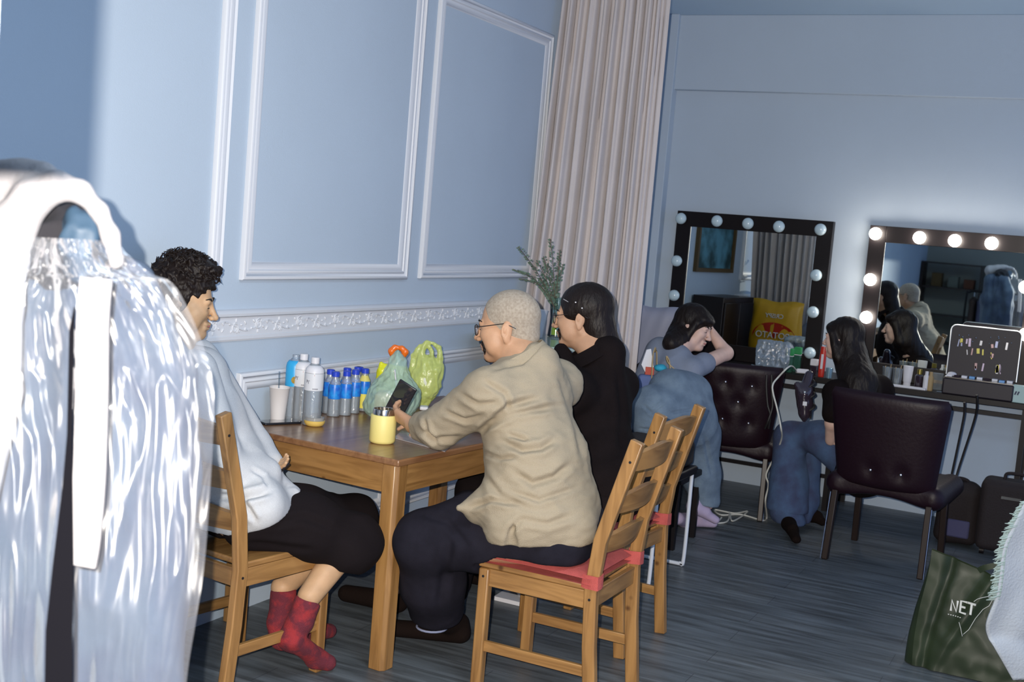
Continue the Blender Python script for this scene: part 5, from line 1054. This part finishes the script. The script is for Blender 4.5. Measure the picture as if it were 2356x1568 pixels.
def lid(x0, x1, pad=0):
    s_ = .03; pts = []
    for cy_0, cz_0, a0_ in ((-w+s_+pad, .40-s_-pad, pi/2), (w-s_-pad, .40-s_-pad, 0)): pts += [(cy_0+s_*cos(a0_+pi/2*k_/5), cz_0+s_*sin(a0_+pi/2*k_/5)) for k_ in range(6)] if 0 else [(cy_0+(-1 if a0_ else 1)*s_*sin(q*pi/10 if not a0_ else q*pi/10), cz_0+s_*cos(q*pi/10)) for q in (range(6) if not a0_ else range(5, -1, -1))]
    return [(-w+pad, .105)]+pts+[(w-pad, .105)]
Ml = np.array([[0, 0, 1], [1, 0, 0], [0, 1, 0]]); L1 = MB().prism(lid(0, 0), .05, .075, Ml).build('lid', MATS['case_black'], t)
MB().tube([(.049, a_, b_) for a_, b_ in lid(0, 0)], .004, 6).build('lid_edge', mat('edge_silver', (.55, .60, .65), .3, .8), L1)
rr = np.random.RandomState(11); Mc = [mat('tool_%d' % i, c, .25, metal=.3) for i, c in enumerate(((.5, .42, .55), (.55, .5, .12), (.6, .6, .62), (.35, .38, .55), (.45, .30, .30)))]
for i in range(22): MB().box((.042, rr.uniform(-w+.04, w-.04), rr.choice([.17, .25, .30])+rr.uniform(-.012, .012)), (.008, rr.uniform(.004, .016), rr.uniform(.02, .05)), rot('x', rr.uniform(-.2, .2))).build('brush', Mc[i % 5], L1)
for i in range(14): MB().ball((.044, rr.uniform(-w+.04, w-.04), rr.uniform(.31, .36)), rr.uniform(.003, .006), 8).build('clip', M_steel, L1)
for i in range(9): MB().box((-.02+rr.uniform(-.03, .03), -w+.03+i*(2*w-.06)/8, .108), (.04, .030, .012)).build('palette', [M_white, mat('sky_plastic', (.10, .30, .60), .3), M_white, M_gloss][i % 4], t)
t = vthing('powder_puff', 'round white powder puff on the left corner of the black case', 'puff', 2192, 7.42); t.location = (7.44, yl_-.03, zt+.102); MB().ball((0, 0, .014), (.022, .026, .013), 14).build('puff', M_white, t)
t = vthing('mint_box', 'pale mint box with a black mark at the right edge', 'box', 2346, 7.42); MB().bb((-.02, -.075, 0), (.03, .04, .10)).build('carton', mat('mint_card', (.36, .50, .48), .5), t, bevel=.004)
b_ = t.children[0]; MB().box((-.0205, .005, .055), (.001, .008, .022), rot('x', .35)).build('mark', M_ink, b_); MB().box((-.0205, -.009, .055), (.001, .008, .022), rot('x', .35)).build('mark', M_ink, b_)
t = vthing('eye_glasses', 'thin metal tweezers lying at the front edge by the black case', 'tweezers', 2182, 7.41); MB().tube([(0, .05, .004), (.006, .0, .007), (0, -.05, .004)], .003, 6).build('arm', M_steel, t); MB().tube([(.0, .05, .004), (-.006, .0, .007), (0, -.05, .004)], .003, 6).build('arm', M_steel, t)
# bags and cases on the floor at the right
M_fab = mat('bag_black', (.014, .009, .010), .8, bump=.5, bscale=120)
t = thing('backpack', 'black rucksack with a blue-grey pocket on the floor beside the suitcase', 'bag', (7.2, .62, 0)); S = Sdf(.01, .05); S.box((7.22, .625, .17), (.10, .115, .165), .05); S.cap((7.2, .70, .30), .05, (7.2, .58, .31), .05, k=.05); solid('pack', S, M_fab, t, amp=.006)
MB().box((7.11, .61, .10), (.02, .12, .10)).build('pocket', mat('pocket_blue', (.06, .06, .13), .8), t, world_coords=True, bevel=.01); MB().tube(bez([(7.2, .68, .33), (7.18, .66, .37), (7.18, .60, .37), (7.2, .57, .33)], 5), .009, 6).build('handle', M_fab, t, world_coords=True)
t = thing('suitcase', 'black fabric suitcase standing on the floor by the right table leg', 'suitcase', (7.1, .34, 0)); S = Sdf(.01, .04); S.box((7.10, .335, .225), (.11, .175, .195), .04); solid('shell', S, M_fab, t); MB().bb((6.982, .30, .33), (6.99, .40, .345)).build('badge', M_steel, t, world_coords=True)
MB().tube(bez([(7.1, .40, .42), (7.1, .385, .455), (7.1, .29, .455), (7.1, .275, .42)], 5), .009, 6).build('handle', M_fab, t, world_coords=True)
for y_ in (.20, .47): MB().lathe([(.0, -.012), (.02, -.012), (.02, .012), (0, .012)], (7.05, y_, .02), 14, rot('x', pi/2)).build('wheel', M_blk, t, world_coords=True)
# green NET bag
t = thing('shopping_bag', 'dark green bag printed NET in white, standing on the floor at lower right', 'bag', (4.87, .34, 0))
M_net = mat('bag_green', (.022, .034, .016), .42, spec=.45, col2=(.014, .022, .010), vscale=6, coat=.15)
nb = lambda u, v: 0
def netf(u, v, s_):                                   # front sheet (s_=0) faces the camera at -x
    y = .512-.40*u; z = .004+v*(.465-.10*u); e = 4*u*(1-u); x = 4.85-.012*e*sin(3*v+1)
    x += .020*math.exp(-((u-(.18+.42*v))/.06)**2)*-1*(.3+v)+.012*math.exp(-((u-.10-.1*v)/.04)**2)+.004*noise.noise(Vector((u*7, v*9, 2)))
    y += .012*sin(5*v)*(1-u)+.03*(1-u)*max(0, .35-v)
    return (x+s_*.09*(1-.75*v), y, z)
mb = MB(); mb.grid(lambda u, v: netf(u, v, 0), 50, 40); mb.grid(lambda u, v: netf(1-u, v, 1), 24, 24)
mb.grid(lambda u, v: tuple(lerp(np.array(netf(0, v, 1)), np.array(netf(0, v, 0)), u)+V3(0, .035*sin(pi*u)*(1-v), 0)), 8, 24); mb.grid(lambda u, v: tuple(lerp(np.array(netf(1, v, 0)), np.array(netf(1, v, 1)), u)), 8, 24); mb.grid(lambda u, v: tuple(lerp(np.array(netf(v, 0, 1)), np.array(netf(v, 0, 0)), u)), 4, 24)
b = mb.build('sack', M_net, t, smooth=50, world_coords=True)
M_prt = mat('white_print', (.55, .56, .54), .6)
def on_net(y, z): u = (.512-y)/.40; v = z/(.465-.10*u); return np.array([netf(u, v, 0)[0]-.0035, y, z])
def netpx(px_, py_): p_ = atx(px_, py_, 4.85); return on_net(p_[1], p_[2])
for ch, st in (('N', [(0, 0), (.15, 1), (.75, 0), (.95, 1)]), ('E', [(1.0, 1), (0.1, 1), (-.05, 0), (.8, 0)]), ('E2', [(.02, .5), (.7, .5)]), ('T', [(0, 1), (1.1, 1)]), ('T2', [(.55, 1), (.35, 0)])):
    ox = {'N': 2188, 'E': 2210, 'E2': 2210, 'T': 2228, 'T2': 2228}[ch]; oy = {'N': 1403, 'E': 1406, 'E2': 1406, 'T': 1409, 'T2': 1409}[ch]; sx_ = 17
    MB().path([netpx(ox+sx_*a_, oy-25*b2-(a_)*-3) for a_, b2 in st], .0078, .0024, up=(1, 0, 0)).build('letter_'+ch[0].lower(), M_prt, b, world_coords=True)
for i in range(6): MB().box(netpx(2183+i*5.5, 1411+i*1.2), (.0015, .0045, .003)).build('small_print', M_prt, b, world_coords=True)
MB().tube([netpx(*q) for q in ((2208, 1427), (2212, 1440), (2215, 1460), (2218, 1455), (2230, 1445), (2245, 1420), (2262, 1400), (2276, 1392), (2284, 1378), (2280, 1370), (2262, 1371), (2250, 1374), (2242, 1380))], .0011, 5).build('map_outline', M_prt, b, world_coords=True)
MB().path(bez([netf(.45, .99, 0), (4.85, .30, .44), (4.85, .25, .455), (4.85, .20, .43), netf(.9, .99, 0)], 5), .022, .003, up=(1, 0, 0)).build('handle', M_net, t, world_coords=True)
# white fringed shawl over a low stool at the right edge
t = thing('shawl', 'white fringed shawl draped over something at the lower right edge', 'shawl', tuple(P(2360, 1380, 3.3)))
M_shawl = mat('white_cotton', (.27, .30, .34), .9, bump=.5, bscale=150); M_fr = mat('fringe_green', (.20, .26, .25), .9)
edge = [(2362, 1140), (2330, 1205), (2306, 1260), (2298, 1320), (2290, 1370), (2268, 1432), (2272, 1465), (2284, 1485), (2305, 1520), (2329, 1562)]
eb = bez([(a_, b2, 0) for a_, b2 in edge], 6)
def shf(u, v):
    k_ = v*(len(eb)-1); i = min(int(k_), len(eb)-2); e = lerp(np.array(eb[i]), np.array(eb[i+1]), k_-i); D_ = 3.25+.10*v+.16*u
    D_ += .022*sin(16*u+3*v)*(u > 0)*min(1, u*3)+.03*noise.noise(Vector((u*3, v*4, 1)))
    return P(e[0]+u*420, e[1]-u*60+(u*30 if v > .9 else 0), D_)
MB().grid(shf, 50, 70, thick=.006).build('cloth', M_shawl, t, smooth=180, world_coords=True)
rr = np.random.RandomState(9)
for q_ in range(3):
    mb = MB()
    for i in range(28):
        v_ = (.02+.44*(i+28*q_)/84); p_ = np.array(shf(0, v_)); mb.tube([p_+RGT*.012, p_-RGT*rr.uniform(.004, .010)-UPV*rr.uniform(.0, .006)+FWD*rr.uniform(-.006, .006), p_-RGT*rr.uniform(.010, .024)-UPV*rr.uniform(.0, .012)], [.004, .003, .0008], 5)
    o = mb.build('fringe', M_fr, t, world_coords=True); o['kind'] = 'stuff'
t = thing('folding_stool', 'black stool holding up the white shawl, mostly out of frame', 'stool', (3.36, -.12, 0)); s0 = P(2600, 1180, 3.5)
MB().bb((s0[0]-.16, s0[1]-.20, .52), (s0[0]+.16, s0[1]+.14, .56)).build('seat', M_blk, t, world_coords=True)
for a_ in (-1, 1):
    for b2 in (-1, 1): MB().tube([(s0[0]+a_*.14, s0[1]-.03+b2*.15, .52), (s0[0]+a_*.15, s0[1]-.03+b2*.15, 0)], .012, 8).build('leg', M_blk, t, world_coords=True)
# -------- seen only in the right mirror: clothes rail and shelf at the back of the room
t = thing('clothes_rail', 'black clothes rail with dark garments, reflected in the lit mirror', 'rail', (-2.0, 1.6, 0))
MB().tube(bez([(-2, 2.10, 0), (-2, 2.10, 1.10), (-2, 2.06, 1.2), (-2, 1.98, 1.22), (-2, 1.2, 1.24), (-2, 1.12, 1.2), (-2, 1.10, 1.1), (-2, 1.10, 0)], 5), .014, 8).build('frame', M_blk, t, world_coords=True)
gm = [mat('garment_%d' % i, c, .8) for i, c in enumerate(((.03, .015, .01), (.05, .05, .09), (.10, .14, .25), (.04, .02, .05), (.02, .02, .02)))]
for i in range(8):
    y_ = 2.0-i*.105; g = thing('hanging_garment', 'dark garment on the rail reflected in the lit mirror', 'garment', (-2.0, y_, 1.2), 0, 'garments on the reflected rail')
    S = Sdf(.02, .04); S.box((-2, y_, .80), (.20, .035, .32), .03); S.cap((-2.16, y_, 1.08), .03, (-1.84, y_, 1.08), .03); S.cap((-2, y_, 1.1), .03, (-2, y_, 1.14), .02); solid('garment', S, gm[i % 5], g); MB().tube([(-2, y_, 1.13), (-2, y_, 1.21), (-2.012, y_, 1.233)], .003, 5).build('hook', M_steel, g, world_coords=True)
t = thing('garment_cover', 'large pale blue garment cover hanging at the back of the room', 'cover', (-2.0, .85, 0)); S = Sdf(.02, .04); S.box((-2.0, .82, .85), (.05, .22, .45), .04); solid('cover', S, mat('cover_blue', (.12, .20, .38), .4), t, amp=.01); MB().tube([(-2, .82, 1.29), (-2, .82, 1.4)], .01, 6).build('hook', M_steel, t, world_coords=True); MB().tube([(-2, .82, 0), (-2, .82, .42)], .012, 6).build('stand', M_blk, t, world_coords=True)
t = thing('shelf_unit', 'dark shelf with small boxes, reflected in the lit mirror', 'shelf', (-2.9, 2.45, 0))
for z_ in (.4, .8, 1.2, 1.55): MB().bb((-3.1, 2.05, z_), (-2.75, 2.85, z_+.025)).build('board', M_dkwood, t, world_coords=True)
for y_ in (2.04, 2.85): MB().bb((-3.1, y_-.012, 0), (-2.75, y_+.012, 1.575)).build('upright', M_dkwood, t, world_coords=True)
for i, y_ in enumerate((2.2, 2.42, 2.65)):
    g = MB().bb((-3.0, y_-.07, 1.2255), (-2.82, y_+.07, 1.36+.03*i)).build('shelf_box', mat('brown_box_%d' % i, ((.10, .03, .01), (.12, .13, .10), (.09, .05, .01))[i], .7), None, bevel=.005); tag(g, ('brown', 'grey', 'amber')[i]+' box on the shelf reflected in the lit mirror', 'box')
# ------------------------------------------------------------------ plastic-wrapped coat hanging close to the camera on the left
t = thing('wrapped_coat', 'pale coat under crumpled clear plastic, hanging close to the camera at far left', 'coat', (1.21, 1.21, 0))
DC = 1.62
M_cw = mat('coat_white', (.24, .235, .25), .8, bump=.3, bscale=120); M_cb = mat('coat_blue', (.040, .062, .095), .8, col2=(.020, .034, .068), vscale=9, bump=.5, bscale=40)
M_dark = mat('coat_lining', (.006, .006, .010), .9, bump=.8, bscale=40); M_crys = clear_mat('crystal_plastic', (.92, .95, .98), .022, .27, .17, body=.05, bcol=(.45, .46, .52))
# body of the garment
S = Sdf(.006, .03)
S.chain([(P(150, 590, DC+.10), .060), (P(170, 720, DC+.12), .085), (P(200, 950, DC+.14), .105), (P(200, 1250, DC+.15), .105), (P(190, 1700, DC+.16), .105)], sq=(FWD, .6)); S.chain([(P(280, 680, DC+.12), .050), (P(350, 860, DC+.14), .055), (P(370, 1100, DC+.15), .05), (P(350, 1600, DC+.16), .045)], k=.03); S.chain([(P(20, 650, DC+.14), .06), (P(0, 1000, DC+.14), .09), (P(-10, 1700, DC+.16), .09)], k=.04)
solid('garment', S, M_cb, t, amp=.006, sc=(16, 16, 5), seed=3)
# white rounded shoulder / hood arch with dark opening
ar = [((-45, 1150), .022), ((0, 900), .026), ((4, 700), .026), ((14, 590), .028), ((34, 512), .028), ((75, 456), .024), ((130, 428), .019), ((185, 440), .0135), ((228, 485), .0105), ((254, 540), .0105), ((268, 600), .010)]
S = Sdf(.004, .015)
for (q0_, r0_), (q1_, r1_) in zip(ar[:-1], ar[1:]): S.cap(P(*q0_, DC-.03), r0_, P(*q1_, DC-.03), r1_, k=.012)
S.chain([(P(-120, 480, DC+.06), .06), (P(-20, 445, DC+.03), .040), (P(50, 420, DC+.01), .026), (P(100, 405, DC), .018)], k=.03); S.chain([(P(-40, 560, DC), .045), (P(-75, 1000, DC), .045)], k=.03)
solid('white_hood', S, M_cw, t)
S = Sdf(.005, .02); S.ell(P(135, 560, DC+.075), (.080, .070, .058), k=.02); solid('dark_lining', S, M_dark, t, amp=.010, sc=(20, 20, 20), seed=1)
S = Sdf(.005, .02); S.chain([(P(165, 490, DC+.0), .006), (P(185, 540, DC+.01), .026), (P(200, 600, DC+.02), .03)]); solid('blue_scarf', S, mat('scarf_blue', (.02, .045, .08), .6), t, amp=.006, sc=(30, 30, 30))
# white band and dark strap
MB().path(bez([P(222, 640, DC-.10), P(214, 740, DC-.10), P(212, 900, DC-.10), P(206, 1100, DC-.10), P(194, 1240, DC-.10), P(184, 1300, DC-.10)], 6), .040, .006, up=RGT*0+FWD).build('white_band', M_cw, t, world_coords=True)
st = [(172, 706, 4), (165, 760, 12), (163, 860, 12), (160, 1000, 12), (155, 1120, 24), (145, 1300, 48), (136, 1450, 62), (134, 1640, 66)]
v_, f_ = [], []
for i, (x_, y_, w_) in enumerate(st):
    for s_, dd in ((-1, 0), (1, 0), (1, .012), (-1, .012)): v_.append(P(x_+s_*w_/2, y_, DC-.115+dd))
for i in range(len(st)-1): f_ += [(4*i+k_, 4*i+(k_+1) % 4, 4*i+4+(k_+1) % 4, 4*i+4+k_) for k_ in range(4)]
link_mesh('dark_strap', v_, f_, mat('strap_black', (.003, .003, .005), .95, spec=.1), t, world_coords=True)
# crumpled clear sheet
outl = bez([(270, 555, 0), (300, 590, 0), (350, 630, 0), (398, 652, 0), (440, 725, 0), (476, 820, 0), (492, 900, 0), (490, 1010, 0), (482, 1150, 0), (470, 1300, 0), (452, 1420, 0), (430, 1560, 0), (425, 1700, 0)], 6)
def sheet(u, v, dD, seed):
    k_ = v*(len(outl)-1); i = min(int(k_), len(outl)-2); e = lerp(np.array(outl[i]), np.array(outl[i+1]), k_-i)
    x0 = lerp(40, -60, min(1, v*3)); x_ = lerp(x0, e[0], u); y_ = lerp(555+25*sin(pi*u)-0, 0, 0)*(1-v)+e[1]*v if v < .0 else e[1]+(1-u)*(-10)*(1-v)
    if v < .12: y_ = e[1]-(1-u)*12
    q = Vector((u*7, v*11, seed)); q = Vector((u*4, v*3.2, seed)); d = .030*noise.noise(q)+.010*abs(noise.noise(Vector((u*13, v*8, seed+3))))+.0055*abs(noise.noise(Vector((u*24, v*17, seed))))*max(.12, 1.05-v*1.3)
    return P(x_, y_, DC-.055+dD+.02*(abs(u-.5)*2)**2+d*1.3)
o = MB().grid(lambda u, v: sheet(u, v, 0, 1.3), 150, 220).build('plastic_cover', M_crys, t, smooth=180, world_coords=True)
o = MB().grid(lambda u, v: sheet(u, v, .03, 7.7), 120, 180).build('plastic_cover', M_crys, t, smooth=180, world_coords=True)
# coat stand
b0 = P(150, 600, DC+.14); MB().tube([(b0[0], b0[1], .03), (b0[0], b0[1], 1.50)], .014, 12).build('pole', M_blk, t, world_coords=True)
for a in range(3): MB().tube([(b0[0], b0[1], .08), (b0[0]+.22*cos(a*2.1+.4), b0[1]+.22*sin(a*2.1+.4), .012)], .011, 8).build('foot', M_blk, t, world_coords=True)
